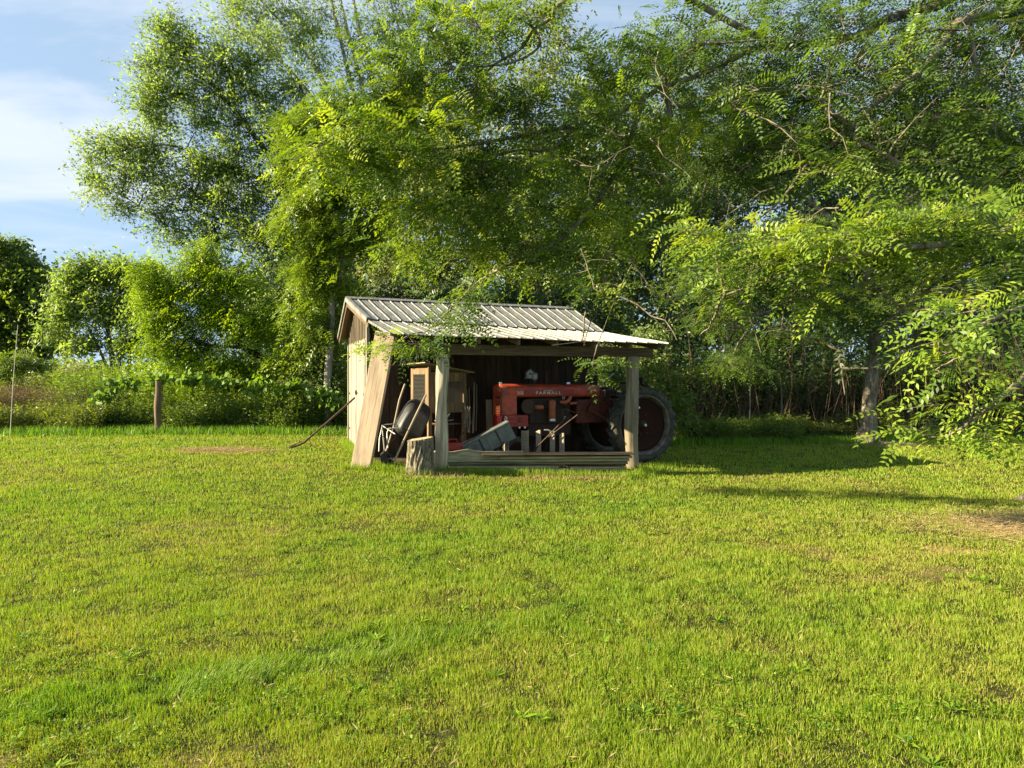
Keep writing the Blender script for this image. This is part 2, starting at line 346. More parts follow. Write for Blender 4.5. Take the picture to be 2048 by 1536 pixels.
# ------------------------------------------------------------------ ground
def lawn_mix(x, y):
    """0 brown/tan .. 1 lush green, natural patchiness of the turf"""
    a = fbm(x * .55 + 3, y * .55, 4, 1); b = fbm(x * 2.3, y * 2.3, 3, 9)
    t = .62 + (a - .5) * .85 + (b - .5) * .7
    # lush band running from lower left
    d = np.abs((y - 4.15) - .55 * (x + 1.2)) ; t = t + .42 * np.exp(-(d / .28) ** 2) * smooth((1.0 - x) / 1.5)
    d = np.abs((y - 9.2) - .9 * (x - .8)); t = t + .3 * np.exp(-(d / .6) ** 2) * smooth((3 - np.abs(x - .5)) / 2)
    # tan patches
    for cx, cy, sx, sy, k in ((6.6, 8.3, 1.15, .8, 1.4), (4.6, 7.3, .9, .3, .4), (-6.05, 15.0, .8, .45, 1.3), (9.8, 19.6, 1.4, .6, 1.4), (-1.4, 12.4, .5, .16, .6), (1.2, 12.65, 1.2, .12, .35), (-.9, 3.0, 1.5, .35, .4)):
        t = t - k * np.exp(-((x - cx) / sx) ** 2 - ((y - cy) / sy) ** 2)
    return np.clip(t, 0, 1)
def graded(a, b, fine0, fine1, step, n):
    L = [a + (fine0 - a) * (1 - (1 - k / n) ** 2.2) for k in range(n)] if a < fine0 else []
    mid = list(np.arange(fine0, fine1, step)); Rr = [fine1 + (b - fine1) * (k / n) ** 2.2 for k in range(n + 1)]
    return np.array(L + mid + Rr)
gx = graded(-900, 900, -14, 16, .16, 40); gy = graded(-30, 1500, 0, 24, .16, 40)
GX, GY = np.meshgrid(gx, gy); bumps = (fbm(GX * 3.1, GY * 3.1, 3, 4) - .5) * .03
GZ = G(GX, GY) + bumps * (np.abs(GX) < 15) * (GY < 24)
V = np.stack([GX.ravel(), GY.ravel(), GZ.ravel()], 1); nx = len(gx); ny = len(gy)
ii = (np.arange(ny - 1)[:, None] * nx + np.arange(nx - 1)[None]).ravel()
me = np_mesh('ground', V, np.stack([ii, ii + 1, ii + nx + 1, ii + nx], 1), lawn_mix(V[:, 0], V[:, 1]), True)
def ground_mat():
    m, nt, b = newmat('lawn soil and thatch'); tc_ = nd(nt, 'ShaderNodeTexCoord').outputs['Object']
    n = nd(nt, 'ShaderNodeTexNoise', {'Scale': 26, 'Detail': 6, 'Roughness': .7}); nt.links.new(tc_, n.inputs[0])
    c1 = ramp(nt, [(0, (.30, .21, .10)), (.35, (.055, .055, .015)), (1, (.025, .04, .008))], attr(nt))
    c = mix(nt, c1, ramp(nt, [(.3, (.45, .45, .45)), (.7, (1.5, 1.5, 1.5))], n.outputs[0]), .9, 'MULTIPLY')
    nt.links.new(c, b.inputs['Base Color']); b.inputs['Roughness'].default_value = .95; b.inputs['Specular IOR Level'].default_value = .1
    bp = nd(nt, 'ShaderNodeBump', {'Strength': .8, 'Distance': .03}); nt.links.new(n.outputs[0], bp.inputs['Height']); nt.links.new(bp.outputs[0], b.inputs['Normal'])
    return m
props(link('ground', me, ground_mat()), kind='structure')

# grass blades: density falls with the square of the distance
def blades(name, X, Y, H, Wd, tint, mat, lean=.35, rng=None, flat=None, ztop=None):
    n = len(X); rng = rng or np.random.default_rng(1)
    Z = G(X, Y) - .006
    az = rng.uniform(0, 2 * PI, n); ln = np.abs(rng.normal(0, lean, n))
    if flat is not None: az = np.where(flat > .3, rng.normal(.5, .8, n), az); ln = ln + flat * .4
    dx = np.cos(az) * np.sin(ln); dy = np.sin(az) * np.sin(ln); dz = np.cos(ln)
    fz = rng.uniform(0, PI, n); wx = np.cos(fz) * Wd / 2; wy = np.sin(fz) * Wd / 2
    B = np.stack([X, Y, Z], 1); side = np.stack([wx, wy, wx * 0], 1)
    mid = B + np.stack([dx * H * .5, dy * H * .5, dz * H * .55], 1)
    tip = B + np.stack([dx * H * 1.15, dy * H * 1.15, dz * H * .98], 1)
    V = np.stack([B - side, B + side, mid + side * .75, mid - side * .75, tip], 1).reshape(-1, 3)
    k = np.arange(n) * 5
    # quads + tips as two triangles each written as quads with the tip doubled would be heavy: use triangles
    F = np.concatenate([np.stack([k, k + 1, k + 2], 1), np.stack([k, k + 2, k + 3], 1), np.stack([k + 3, k + 2, k + 4], 1)])
    return np_mesh(name, V, F, np.repeat(tint, 5))
rng = np.random.default_rng(11)
N = 680000
u = rng.random(N); Y = 2.75 * (22.5 / 2.75) ** u; X = (rng.random(N) * 2 - 1) * Y * .755
No = 330000; Yo = -1 + 23.5 * rng.random(No) ** 1.5; sg_ = np.where(rng.random(No) < .5, -1.0, 1.0); Xo = sg_ * (np.maximum(Yo, 0) * .755 + 6.5 * rng.random(No) ** 1.2); Xc = rng.uniform(-2.2, 2.2, 40000); Yc = rng.uniform(-1, 2.75, 40000)
Xo = np.concatenate([Xo, Xc]); Yo = np.concatenate([Yo, Yc]); om = (np.abs(Xo) > Yo * .755) | (Yo < 2.75)
X = np.concatenate([X, Xo[om]]); Y = np.concatenate([Y, Yo[om]]); outer = np.concatenate([np.zeros(N, bool), np.ones(int(om.sum()), bool)]); N = len(X)
mixv = lawn_mix(X, Y); tuft = fbm(X * 7, Y * 7, 2, 5)
rxs = X + 1.283; rys = Y - 13.1; sa = rxs * .94 + rys * .342; sb = -rxs * .342 + rys * .94
inside = (sa > -.95) & (sa < 4.0) & (sb > .12) & (sb < 4.7)
keep = ~inside & (rng.random(N) < (.5 + .5 * smooth(mixv * 2.6)) * (.5 + 1.0 * tuft))
X, Y, mixv, tuft, outer = X[keep], Y[keep], mixv[keep], tuft[keep], outer[keep]
hn = fbm(X * 1.3, Y * 1.3, 3, 21)
H = (.020 + .028 * rng.random(len(X))) * (.6 + .5 * mixv) * (.35 + 1.4 * tuft) * (.6 + .8 * hn) + .0012 * Y
Wd = np.where(outer, .014, np.maximum(.0034, .00066 * Y)) * rng.uniform(.7, 1.3, len(X)); H = np.where(outer, H * 1.3, H)
# the lush band is combed over
d = np.abs((Y - 4.15) - .55 * (X + 1.2)); fl = np.exp(-((d + (fbm(X * 2, Y * 2, 3, 61) - .5) * .5) / .20) ** 2) * (X < .8) * smooth(fbm(X * 1.6, Y * 1.6, 3, 62) * 3 - .9); H = H * (1 + .1 * fl)
tint = np.clip(mixv * .55 + rng.normal(0, .17, len(X)) + .17 + (rng.random(len(X)) < .06) * -.45, 0, 1)
M['grass'] = leaf_mat('lawn grass', [(0, (.46, .34, .14)), (.2, (.40, .38, .08)), (.45, (.32, .40, .03)), (.74, (.21, .34, .020)), (1, (.08, .20, .022))], .42, (1.05, 1.15, .3), .5)
props(link('grass', blades('grass', X, Y, H, Wd, tint, None, rng=rng, flat=fl), M['grass']), 'short mown yellow green grass covering the lawn', 'grass', kind='stuff')

# ------------------------------------------------------------------ foliage machinery
def unit(a): return a / np.maximum(np.linalg.norm(a, axis=-1, keepdims=True), 1e-9)
class Tubes:
    def __init__(s): s.P = []; s.F = []; s.n = 0
    def add(s, pts, radii, sides=5):
        pts = np.asarray(pts, float); m = len(pts); radii = np.asarray(radii, float)
        if radii.ndim == 0: radii = np.full(m, float(radii))
        t = np.empty_like(pts); t[1:-1] = pts[2:] - pts[:-2]; t[0] = pts[1] - pts[0]; t[-1] = pts[-1] - pts[-2]; t = unit(t)
        ref = np.array([.31, .17, .93]) if abs(t[0][2]) < .8 else np.array([.93, .2, .1])
        a = unit(np.cross(t, ref)); b = np.cross(t, a); q = np.arange(sides) * 2 * PI / sides
        ring = pts[:, None] + radii[:, None, None] * (a[:, None] * np.cos(q)[None, :, None] + b[:, None] * np.sin(q)[None, :, None])
        s.P.append(ring.reshape(-1, 3)); i = np.arange(m - 1)[:, None] * sides; k = np.arange(sides)[None]; k2 = (k + 1) % sides
        s.F.append((np.stack([i + k, i + k2, i + sides + k2, i + sides + k], -1).reshape(-1, 4)) + s.n); s.n += m * sides
    def build(s, name, mat, parent, shade=True, label=None):
        if not s.P: return
        V = np.concatenate(s.P); me = np_mesh(name, V, np.concatenate(s.F), np.random.default_rng(3).random(len(V)) if mat == M['cane'] else None, shade)
        return link(name, me, mat, parent, label)
class Leaves:
    def __init__(s): s.V = []; s.T = []
    def rhomb(s, C, A, Nn, L, Wd, T):
        """leaf blades: base C, direction A, normal Nn"""
        A = unit(A); B = unit(np.cross(Nn, A)); N2 = np.cross(A, B)
        L = np.broadcast_to(np.asarray(L, float).reshape(-1, 1), (len(C), 1)); Wd = np.broadcast_to(np.asarray(Wd, float).reshape(-1, 1), (len(C), 1))
        mid = C + A * L * .45
        V = np.stack([C, mid + B * Wd / 2 + N2 * Wd * .12, C + A * L, mid - B * Wd / 2 + N2 * Wd * .12], 1).reshape(-1, 3)
        s.V.append(V); s.T.append(np.repeat(np.broadcast_to(T, (len(C),)), 4))
    def compound(s, C, A, L, pairs, ll, lw, T, rng, droop=.35, gap=.12):
        """pinnate leaves: base C, rachis direction A"""
        n = len(C); A = unit(A); up = np.tile([-.6, -.4, .85], (n, 1)) + rng.normal(0, .35, (n, 3)); S = unit(np.cross(A, up)); U = np.cross(S, A)
        L = np.broadcast_to(np.asarray(L, float), (n,))
        for k in range(pairs):
            t = gap + (1 - gap) * k / (pairs - 1); z = -droop * t * t
            base = C + A * (L * t)[:, None] + np.array([0, 0, 1.]) * (z * L)[:, None]
            sc = (.75 + .5 * math.sin(PI * min(1, t * .9 + .1)))
            for sd_ in (-1, 1):
                dirn = S * sd_ + A * (.35 + .3 * t) + U * .12 - np.array([0, 0, .18]) + rng.normal(0, .10, (n, 3))
                s.rhomb(base, dirn, U + rng.normal(0, .16, (n, 3)), ll * sc * rng.uniform(.85, 1.1, n), lw * sc, T)
        base = C + A * L[:, None] + np.array([0, 0, 1.]) * (-droop * L)[:, None]
        s.rhomb(base, A - np.array([0, 0, .4]), U, ll, lw, T)
    def build(s, name, mat, parent=None, label=None):
        V = np.concatenate(s.V); T = np.concatenate(s.T); F = np.arange(len(V)).reshape(-1, 4)
        return link(name, np_mesh(name, V, F, np.clip(T, 0, 1)), mat, parent, label)
LEAFCOUNT = [0]
def bez(p0, p1, rng, n=6, wob=.08, sag=0.0, rise=0.0):
    p0 = np.asarray(p0, float); p1 = np.asarray(p1, float); L = np.linalg.norm(p1 - p0); t = np.linspace(0, 1, n)[:, None]
    q = rng.normal(0, wob * L, 3); mid = (p0 + p1) / 2 + q + np.array([0, 0, rise * L - sag * L])
    P = (1 - t) ** 2 * p0 + 2 * t * (1 - t) * mid + t * t * p1
    P[1:-1] += rng.normal(0, wob * L * .12, (n - 2, 3)); return P
class Crown:
    """skeleton + twigs + leaves of one tree"""
    def __init__(s, seed, leaf, origin=(0, 0, 0)):
        s.rng = np.random.default_rng(seed); s.wood = Tubes(); s.leaves = Leaves(); s.leaf = leaf; s.sk = []; s.skr = []; s.o = np.asarray(origin, float)
    def limb(s, pts, r0, r1, sides=7, sub=3):
        pts = np.asarray(pts, float) - s.o
        if sub > 1 and len(pts) > 2:   # Catmull-Rom refinement
            out = []; P = np.vstack([2 * pts[0] - pts[1], pts, 2 * pts[-1] - pts[-2]])
            for i in range(1, len(P) - 2):
                for k in range(sub):
                    t = k / sub; a, b, c, d = P[i - 1], P[i], P[i + 1], P[i + 2]
                    out.append(.5 * (2 * b + (c - a) * t + (2 * a - 5 * b + 4 * c - d) * t * t + (3 * b - a - 3 * c + d) * t ** 3))
            out.append(pts[-1]); pts = np.array(out)
        n = len(pts); rad = r0 + (r1 - r0) * np.linspace(0, 1, n) ** .8
        rad = rad * (1 + s.rng.normal(0, .05, n))
        s.wood.add(pts, rad, sides); s.sk.append(pts); s.skr.append(rad); return pts
    def nearest(s, p, pts=None, bias=1.0):
        A = np.concatenate(s.sk) if pts is None else pts
        d = np.linalg.norm(A - p, axis=1) + bias * np.maximum(0, A[:, 2] - p[2]); return A[np.argmin(d)]
    def blob(s, c, rad, n, limb_r=.06, tw=5, k=9, spread=.45, shell=.45, tintb=.0, root=None, wob=.14, subr=.018, limb=True, flat=.5):
        rng = s.rng; c = np.asarray(c, float) - s.o; rad = np.asarray(rad, float)
        st = s.nearest(c, bias=1.5) if root is None else np.asarray(root, float) - s.o
        lp = bez(st, c, rng, 8, wob, rise=.05) if limb else np.array([st, st])
        if limb: s.wood.add(lp, np.linspace(limb_r, limb_r * .3, 8), 5)
        pool = lp[2:] if limb else lp[:1]
        if limb: s.sk.append(lp)
        leaf = s.leaf; kind = leaf['kind']
        for i in range(n):
            d = unit(rng.normal(0, 1, 3)); t = c + d * rad * (rng.random() ** shell)
            p0 = s.nearest(t, pool, .6); P = bez(p0, t, rng, 6, .12, rise=.06); s.wood.add(P, np.linspace(subr, subr * .35, 6), 4)
            bt = tintb + rng.normal(0, .17) + .5
            out = unit(t - p0 + 1e-6)
            ends = t + rng.normal(0, 1, (tw, 3)) * np.array([spread, spread, spread * flat])
            bi = rng.integers(2, 6, tw)
            C = []; A = []
            for j in range(tw):
                q = P[bi[j]]; e = ends[j]; mid_ = (q + e) / 2 + np.array([0, 0, .08 * spread]); s.wood.add(np.array([q, mid_, e]), np.array([subr * .28, subr * .2, subr * .1]), 3)
                tt = rng.uniform(.25, 1.0, k)[:, None]; pts = (1 - tt) ** 2 * q + 2 * tt * (1 - tt) * mid_ + tt * tt * e
                C.append(pts + rng.normal(0, leaf.get('jit', .05), (k, 3))); A.append(np.tile(unit(e - q), (k, 1)))
            C = np.concatenate(C); A = np.concatenate(A); m = len(C); T = np.clip(bt + rng.normal(0, .1, m), 0, 1)
            tn = np.repeat(rng.normal(0, .5, (tw, 3)), k, axis=0)
            A = unit(A * leaf.get('along', .6) + rng.normal(0, .6, (m, 3)) + np.array([0, 0, -leaf.get('hang', .3)]))
            if kind == 'simple':
                Nn = rng.normal(0, .26, (m, 3)) + tn + np.array([-.95, -.7, .5])
                sz = rng.uniform(.7, 1.25, m); s.leaves.rhomb(C, A, Nn, leaf['L'] * sz, leaf['W'] * sz, T)
            else:
                s.leaves.compound(C, A * np.array([1, 1, .55]), leaf['L'] * rng.uniform(.7, 1.2, m), leaf['pairs'], leaf['ll'], leaf['lw'], T, rng, leaf.get('droop', .35))
            LEAFCOUNT[0] += m * (1 if kind == 'simple' else leaf['pairs'] * 2 + 1)
def flare(crown, base, r, k=7, h=.45):
    """root flare of a trunk"""
    rng = crown.rng
    for i in range(k):
        a = 2 * PI * i / k + rng.normal(0, .15); d = np.array([math.cos(a), math.sin(a), 0]); b = np.asarray(base, float)
        P = np.array([b + d * r * .55 + [0, 0, h], b + d * r * .85 + [0, 0, h * .35], b + d * r * 1.35 + [0, 0, .03], b + d * r * 2.0 + [0, 0, -.08]])
        crown.wood.add(P - crown.o, np.array([.3, .32, .24, .1]) * r, 6)
def finish(crown, name, label, cat, bark, lf, group=None, trunkname='trunk', crownname='crown'):
    t = thing(name, label, cat, tuple(crown.o), 0, group)
    crown.wood.build(trunkname, bark, t); crown.leaves.build(crownname, lf, t); return t

# ------------------------------------------------------------------ the shed (local: x along the front, y away from the viewer)
TH = R(20); P1 = Vector((-1.283, 13.1, 0))
def S(a, b, z=0): return Vector((P1.x + a * math.cos(TH) - b * math.sin(TH), P1.y + a * math.sin(TH) + b * math.cos(TH), z))
def gs(a, b): q = S(a, b); return g(q.x, q.y)
shed = thing('open_shed', 'weathered wooden tool shed with ribbed metal roof and open lean-to', 'shed', P1, TH)
RL, RRt = (-1.26, 3.4, 3.44), (4.17, 3.4, 3.40)
EL, ER = (-1.09, 1.5, 2.84), (4.04, 1.5, 2.72)
BL, BR = (-1.27, 4.78, 2.67), (4.2, 4.78, 2.64)
TL, TR = (-1.07, 1.78, 2.86), (3.98, 1.78, 2.735)       # lean-to top edge, under the main eave
LL_, LR = (-.971, -.35, 2.432), (4.54, -.35, 2.36)
def ribbed(c00, c10, c01, c11, nr, name, label=None, rib=.022, minor=True, seed=0):
    """sheet from edge c00-c10 (top) to c01-c11 (bottom) with ribs running down"""
    c00, c10, c01, c11 = [Vector(c) for c in (c00, c10, c01, c11)]; rn = random.Random(seed)
    nrm = (c10 - c00).cross(c01 - c00).normalized(); nrm = -nrm if nrm.z < 0 else nrm
    prof = [(0, 0), (.34, 0), (.36, .16), (.40, .16), (.42, 0), (.60, 0), (.62, .16), (.66, .16), (.68, 0), (.90, 0), (.935, 1), (.975, 1)] if minor else [(0, 0), (.86, 0), (.92, 1), (.96, 1)]
    S_ = [((i + p) / nr, h) for i in range(nr) for p, h in prof] + [(1.0, 0)]
    nt_ = 9; V = []; off = [rn.uniform(-.004, .012) for i in range(nr + 1)]
    for j in range(nt_):
        t = j / (nt_ - 1)
        for s_, h in S_:
            tt = t * (1 + (off[int(s_ * nr / 4) * 2 % nr] if j == nt_ - 1 else 0))
            p = c00.lerp(c10, s_).lerp(c01.lerp(c11, s_), tt); sg = .004 * math.sin(t * 9 + s_ * 13)
            V.append(p + nrm * (h * rib + sg))
    w = len(S_); F = [(j * w + i, j * w + i + 1, (j + 1) * w + i + 1, (j + 1) * w + i) for j in range(nt_ - 1) for i in range(w - 1)]
    me = bpy.data.meshes.new(name); me.from_pydata(V, [], F); me.update()
    o = link(name, me, M['roof'], shed, label); so = o.modifiers.new('sheet', 'SOLIDIFY'); so.thickness = .003; return o
ribbed(RL, RRt, EL, ER, 23, 'roof')
ribbed(RRt, RL, BR, BL, 23, 'back_roof')
ribbed(TL, TR, LL_, LR, 23, 'lean_to_roof', seed=4)
def lerp3(a, b, t): return tuple(a[i] + (b[i] - a[i]) * t for i in range(3))
m = MB()   # ridge cap: two bent wings
for sg, (e0, e1) in ((1, (EL, ER)), (-1, (BL, BR))):
    w0 = lerp3(RL, e0, .075 if sg > 0 else .1); w1 = lerp3(RRt, e1, .075 if sg > 0 else .1)
    up = .03
    m.add([(RL[0] - .01, RL[1], RL[2] + up + .012), (RRt[0] + .01, RRt[1], RRt[2] + up + .012), (w1[0] + .01, w1[1], w1[2] + up), (w0[0] - .01, w0[1], w0[2] + up)], [(0, 1, 2, 3)])
o = m.build('ridge_cap', M['roof'], shed); so = o.modifiers.new('sheet', 'SOLIDIFY'); so.thickness = .006
m = MB()   # rake trim on the left gable edge
for e in (EL, BL):
    m.beam((RL[0] - .012, RL[1], RL[2] - .02), (e[0] - .012, e[1], e[2] - .02), .02, .085)
    m.beam((RL[0] + .03, RL[1], RL[2] + .028), (e[0] + .03, e[1], e[2] + .028), .07, .006)
m.beam((LL_[0] - .012, LL_[1], LL_[2] - .005), (TL[0] - .012, TL[1], TL[2] - .005), .012, .05)
m.build('rake_trim', M['roof'], shed)
m = MB()   # barge boards and soffit boards under the left overhang
for e in (EL, BL):
    m.beam((RL[0] + .03, RL[1], RL[2] - .10), (e[0] + .03, e[1], e[2] - .10), .03, .14)
m.build('barge_board', M['frame'], shed)
m = MB()
for e in (EL, BL):
    for k in range(3):
        m.beam((RL[0] + .10 + k * .06, RL[1], RL[2] - .045), (e[0] + .10 + k * .06, e[1], e[2] - .045), .055, .018)
m.build('soffit', M['hutch'], shed)
def roofz(b, a=-1.0):
    """underside of the main roof"""
    t = (a + 1.1) / 5.2
    zr = 3.44 - .04 * t; ze = 2.84 - .12 * t; zb = 2.67 - .03 * t
    return (zr + (ze - zr) * (3.4 - b) / 1.9 if b < 3.4 else zr + (zb - zr) * (b - 3.4) / 1.38) - .07
# gable wall, left: vertical boards
def vboards(m, mk, b0, b1, step, zlo, zhi, thick, gap=.008, jit=.004):
    b = b0
    while b < b1 - .02:
        w = min(step * random.uniform(.85, 1.15), b1 - b); mk(m, b, b + w - gap, zlo, zhi, thick + random.uniform(-jit, jit)); b += w
def mk_left(m, b0, b1, zlo, zhi, th, a=-1.02):
    z0, z1 = zhi(b0), zhi(b1); zl = zlo((b0 + b1) / 2) if callable(zlo) else zlo
    out = a - th
    m.add([(a, b0, zl), (a, b1, zl), (a, b1, z1), (a, b0, z0), (out, b0, zl), (out, b1, zl), (out, b1, z1), (out, b0, z0)],
          [(0, 1, 2, 3), (7, 6, 5, 4), (0, 4, 5, 1), (3, 2, 6, 7), (0, 3, 7, 4), (1, 5, 6, 2)],
          [[(0, 0)] * 4, [(z0, b0), (z1, b1), (zl, b1), (zl, b0)], [(0, 0)] * 4, [(0, 0)] * 4, [(zl, 0), (z0, 0), (z0, .03), (zl, .03)], [(zl, 0), (zl, .03), (z1, .03), (z1, 0)]])
m = MB(); vboards(m, lambda *a: mk_left(*a), 1.8, 3.4, .2, lambda b: gs(-1, b) + .08, lambda b: roofz(b), .022)
vboards(m, lambda *a: mk_left(*a), 3.4, 4.62, .2, lambda b: gs(-1, b) + .08, lambda b: roofz(b), .022)
for b in np.arange(1.95, 4.5, .2):     # battens over the doors
    z0 = 2.50; z1 = roofz(b) - .01
    m.box((-1.06, b, (z0 + z1) / 2), (.02, .05, z1 - z0), grain=2)
m.build('gable_wall', M['siding'], shed)
# doors
for i, (b0, b1) in enumerate(((1.93, 3.14), (3.16, 4.42))):
    dm = MB(); zb = .2 if i else .1
    vboards(dm, lambda m_, x0, x1, zl, zh, th: mk_left(m_, x0, x1, zl, zh, th, -1.047), b0, b1, .17, zb, lambda b: 2.46, .022, .005, .003)
    d = dm.build('door', M['door'], shed)
    hb = b0 + .02 if i == 0 else b1 - .02; sgn = 1 if i == 0 else -1
    for hz in (.55, 1.35, 2.2):
        h = MB(); h.box((-1.077, hb + sgn * .11, hz), (.008, .22, .035)); h.tube([(-1.08, hb, hz - .05), (-1.08, hb, hz + .05)], .012, 8); h.build('hinge', M['iron'], d)
    if i == 0:
        h = MB(); h.box((-1.08, 3.10, 1.38), (.012, .16, .05)); h.box((-1.088, 3.13, 1.38), (.02, .03, .10)); h.tube([(-1.09, 3.06, 1.34), (-1.11, 3.06, 1.36), (-1.11, 3.06, 1.42), (-1.09, 3.06, 1.44)], .007, 6); h.build('latch', M['iron'], d)
m = MB()
m.box((-1.045, 1.76, 1.42), (.06, .11, 2.7), grain=2, tint=.7); m.build('corner_board', M['door'], shed); m = MB(); m.box((-1.04, 4.66, 1.40), (.05, .09, 2.45), grain=2, tint=.6)
m.build('corner_board', M['door'], shed)
# front wall of the closed part (inside the lean-to), back wall, right wall
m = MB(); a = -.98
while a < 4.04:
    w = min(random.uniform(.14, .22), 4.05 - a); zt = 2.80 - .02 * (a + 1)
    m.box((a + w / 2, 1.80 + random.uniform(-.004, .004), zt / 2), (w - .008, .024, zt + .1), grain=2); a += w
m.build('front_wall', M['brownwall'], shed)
m = MB(); a = -1.0
while a < 4.05:
    w = min(.2, 4.05 - a); m.box((a + w / 2, 4.62, 1.3), (w - .006, .024, 2.6), grain=2); a += w
m.build('back_wall', M['siding'], shed)
m = MB(); b = 1.83
while b < 4.6:
    w = min(.2, 4.6 - b); zt = min(roofz(b + .01, 4.0), roofz(b + w - .01, 4.0)); m.box((4.05, b + w / 2, zt / 2), (.024, w - .006, zt), grain=2); b += w
m.build('right_wall', M['siding'], shed)
# frame of the lean-to
m = MB(); m.box((1.75, .03, 2.20), (5.3, .05, .19), grain=0); m.build('beam', M['frame'], shed)
for a in (-.85, -.12, .64, 1.4, 2.17, 2.94, 3.72, 4.35):
    f = (a + 1) / 5.4; z0 = 2.432 - .072 * f - .065; z1 = 2.86 - .125 * f - .07
    m = MB(); m.beam((a, -.29, z0), (min(a, 3.95), 1.77, z1), .045, .10); m.build('rafter', M['frame'], shed)
for zz, tt in ((.12, .06), (.55, .30), (.88, .5)):
    m = MB(); p0 = lerp3(LL_, TL, tt); p1 = lerp3(LR, TR, tt)
    m.beam((p0[0] + .05, p0[1], p0[2] - .022), (p1[0] - .06, p1[1], p1[2] - .022), .07, .018); m.build('purlin', M['frame'], shed)
def log(m, x, y, z0, z1, r0, r1, seed, lean=(0, 0), n=22, rings=26, bump=.012):
    rn = np.random.default_rng(seed); V = []; ph = rn.uniform(0, 6, 6)
    pts = []; rr = []
    for j in range(rings):
        t = j / (rings - 1); pts.append(Vector((x + lean[0] * t + .012 * math.sin(t * 7 + ph[0]), y + lean[1] * t + .01 * math.sin(t * 5 + ph[1]), z0 + (z1 - z0) * t)))
        rr.append(r0 + (r1 - r0) * t + .008 * math.sin(t * 11 + ph[2]))
    U = []; F = []
    for j in range(rings):
        t = j / (rings - 1)
        for k in range(n):
            q = 2 * PI * k / n; r = rr[j] + bump * (fbm(np.array(math.cos(q) * 2 + 9), np.array(t * 9 + math.sin(q) * 2), 3, seed) - .5) * 1.6
            V.append(pts[j] + Vector((math.cos(q), math.sin(q), 0)) * float(r))
    H = z1 - z0
    for j in range(rings - 1):
        for k in range(n):
            k2 = (k + 1) % n; F.append((j * n + k, j * n + k2, (j + 1) * n + k2, (j + 1) * n + k))
            u0, u1 = j / rings * H, (j + 1) / rings * H; c = 2 * PI * r0 / n; U.append([(u0, k * c), (u0, k * c + c), (u1, k * c + c), (u1, k * c)])
    m.add(V, F, U, None, True)
m = MB(); log(m, 0, 0, -.1, 2.11, .118, .105, 3, (.03, .0)); m.tube([(.09, -.06, .98), (.14, -.09, 1.04)], [.02, .012], 7); m.build('post', M['post'], shed, 'pale peeled log post in full sun')
m = MB(); log(m, 3.92, 0, -.35, 2.11, .135, .13, 8, (-.02, .0)); m.build('post', M['postdark'], shed, 'thicker darker log post')
# dirt floor under the lean-to
pts = [S(a, b) for a, b in ((-1, .1), (0, -.05), (2, -.02), (4.1, -.1), (4.35, .6), (4.3, 1.6), (4.0, 1.78), (-1, 1.78))]
fx = MB(); nX, nY = 28, 9; Vv = []
for j in range(nY):
    for i in range(nX):
        q = S(-1.0 + 5.2 * i / (nX - 1), .02 + 4.5 * j / (nY - 1)); Vv.append((q.x, q.y, g(q.x, q.y) + .022))
Fv = [(j * nX + i, j * nX + i + 1, (j + 1) * nX + i + 1, (j + 1) * nX + i) for j in range(nY - 1) for i in range(nX - 1)]
fx.add(Vv, Fv); fx.build('dirt_floor', M['dirt'], None, kind='structure')

# ------------------------------------------------------------------ things around the shed's left end
def free(name, label, cat, group, build, mat, loc=(0, 0, 0), rot=(0, 0, 0), bevel=0):
    m = MB(); build(m); o = m.build(name, mat, None, label, bevel, cat, group); o.location = loc; o.rotation_euler = rot; return o
# wide timber leaning on the eave corner
pb = Vector((-2.70, 12.93, 0)); pb.z = g(pb.x, pb.y) - .03; pt = Vector((-2.20, 12.66, 2.47))
def tim(m):
    d = pt - pb; x = d.normalized(); y = Vector((.966, -.259, 0)); y = (y - x * y.dot(x)).normalized(); z = x.cross(y); Mx = Matrix((x, y, z)).transposed()
    for k in range(1): m.box((pb + pt) / 2, (d.length, .37, .085), Mx, .5, 0)
free('leaning_timber', 'wide thick sawn plank leaning upright against the left corner of the lean-to roof', 'plank', None, tim, M['timber'], bevel=.008)
# stump
stx, sty = -1.63, 12.72
st = thing('chopping_block', 'upright round of firewood with deeply furrowed bark before the left post', 'log', (stx, sty, g(stx, sty)))
m = MB(); rn = np.random.default_rng(5); n = 150; rings = 18; V = []; F = []; Hh = .60
for j in range(rings):
    t = j / (rings - 1)
    for k in range(n):
        q = 2 * PI * k / n
        fur = vnoise(np.array(k * 46 / n + .8 * math.sin(t * 5 + k * .06)), np.array(t * 2.0), 7); fur = abs(float(fur) - .5) * 2
        r = .235 + .018 * (1 - t) + .010 * math.sin(3 * q + 1) - .05 * (1 - fur) ** 2 + (.05 * (1 - t) ** 6)
        V.append((r * math.cos(q) + .02 * t, r * math.sin(q), -.04 + t * (Hh + .04 + .03 * math.cos(q - .3))))
m.add(V, [(j * n + k, j * n + (k + 1) % n, (j + 1) * n + (k + 1) % n, (j + 1) * n + k) for j in range(rings - 1) for k in range(n)], None, None, True)
m.build('bark', M['stumpbark'], st)
m = MB(); top = V[-n:]; m.add([(x * .97, y * .97, z + .004) for x, y, z in top], [tuple(range(n))]); m.build('cut_face', M['endgrain'], st)
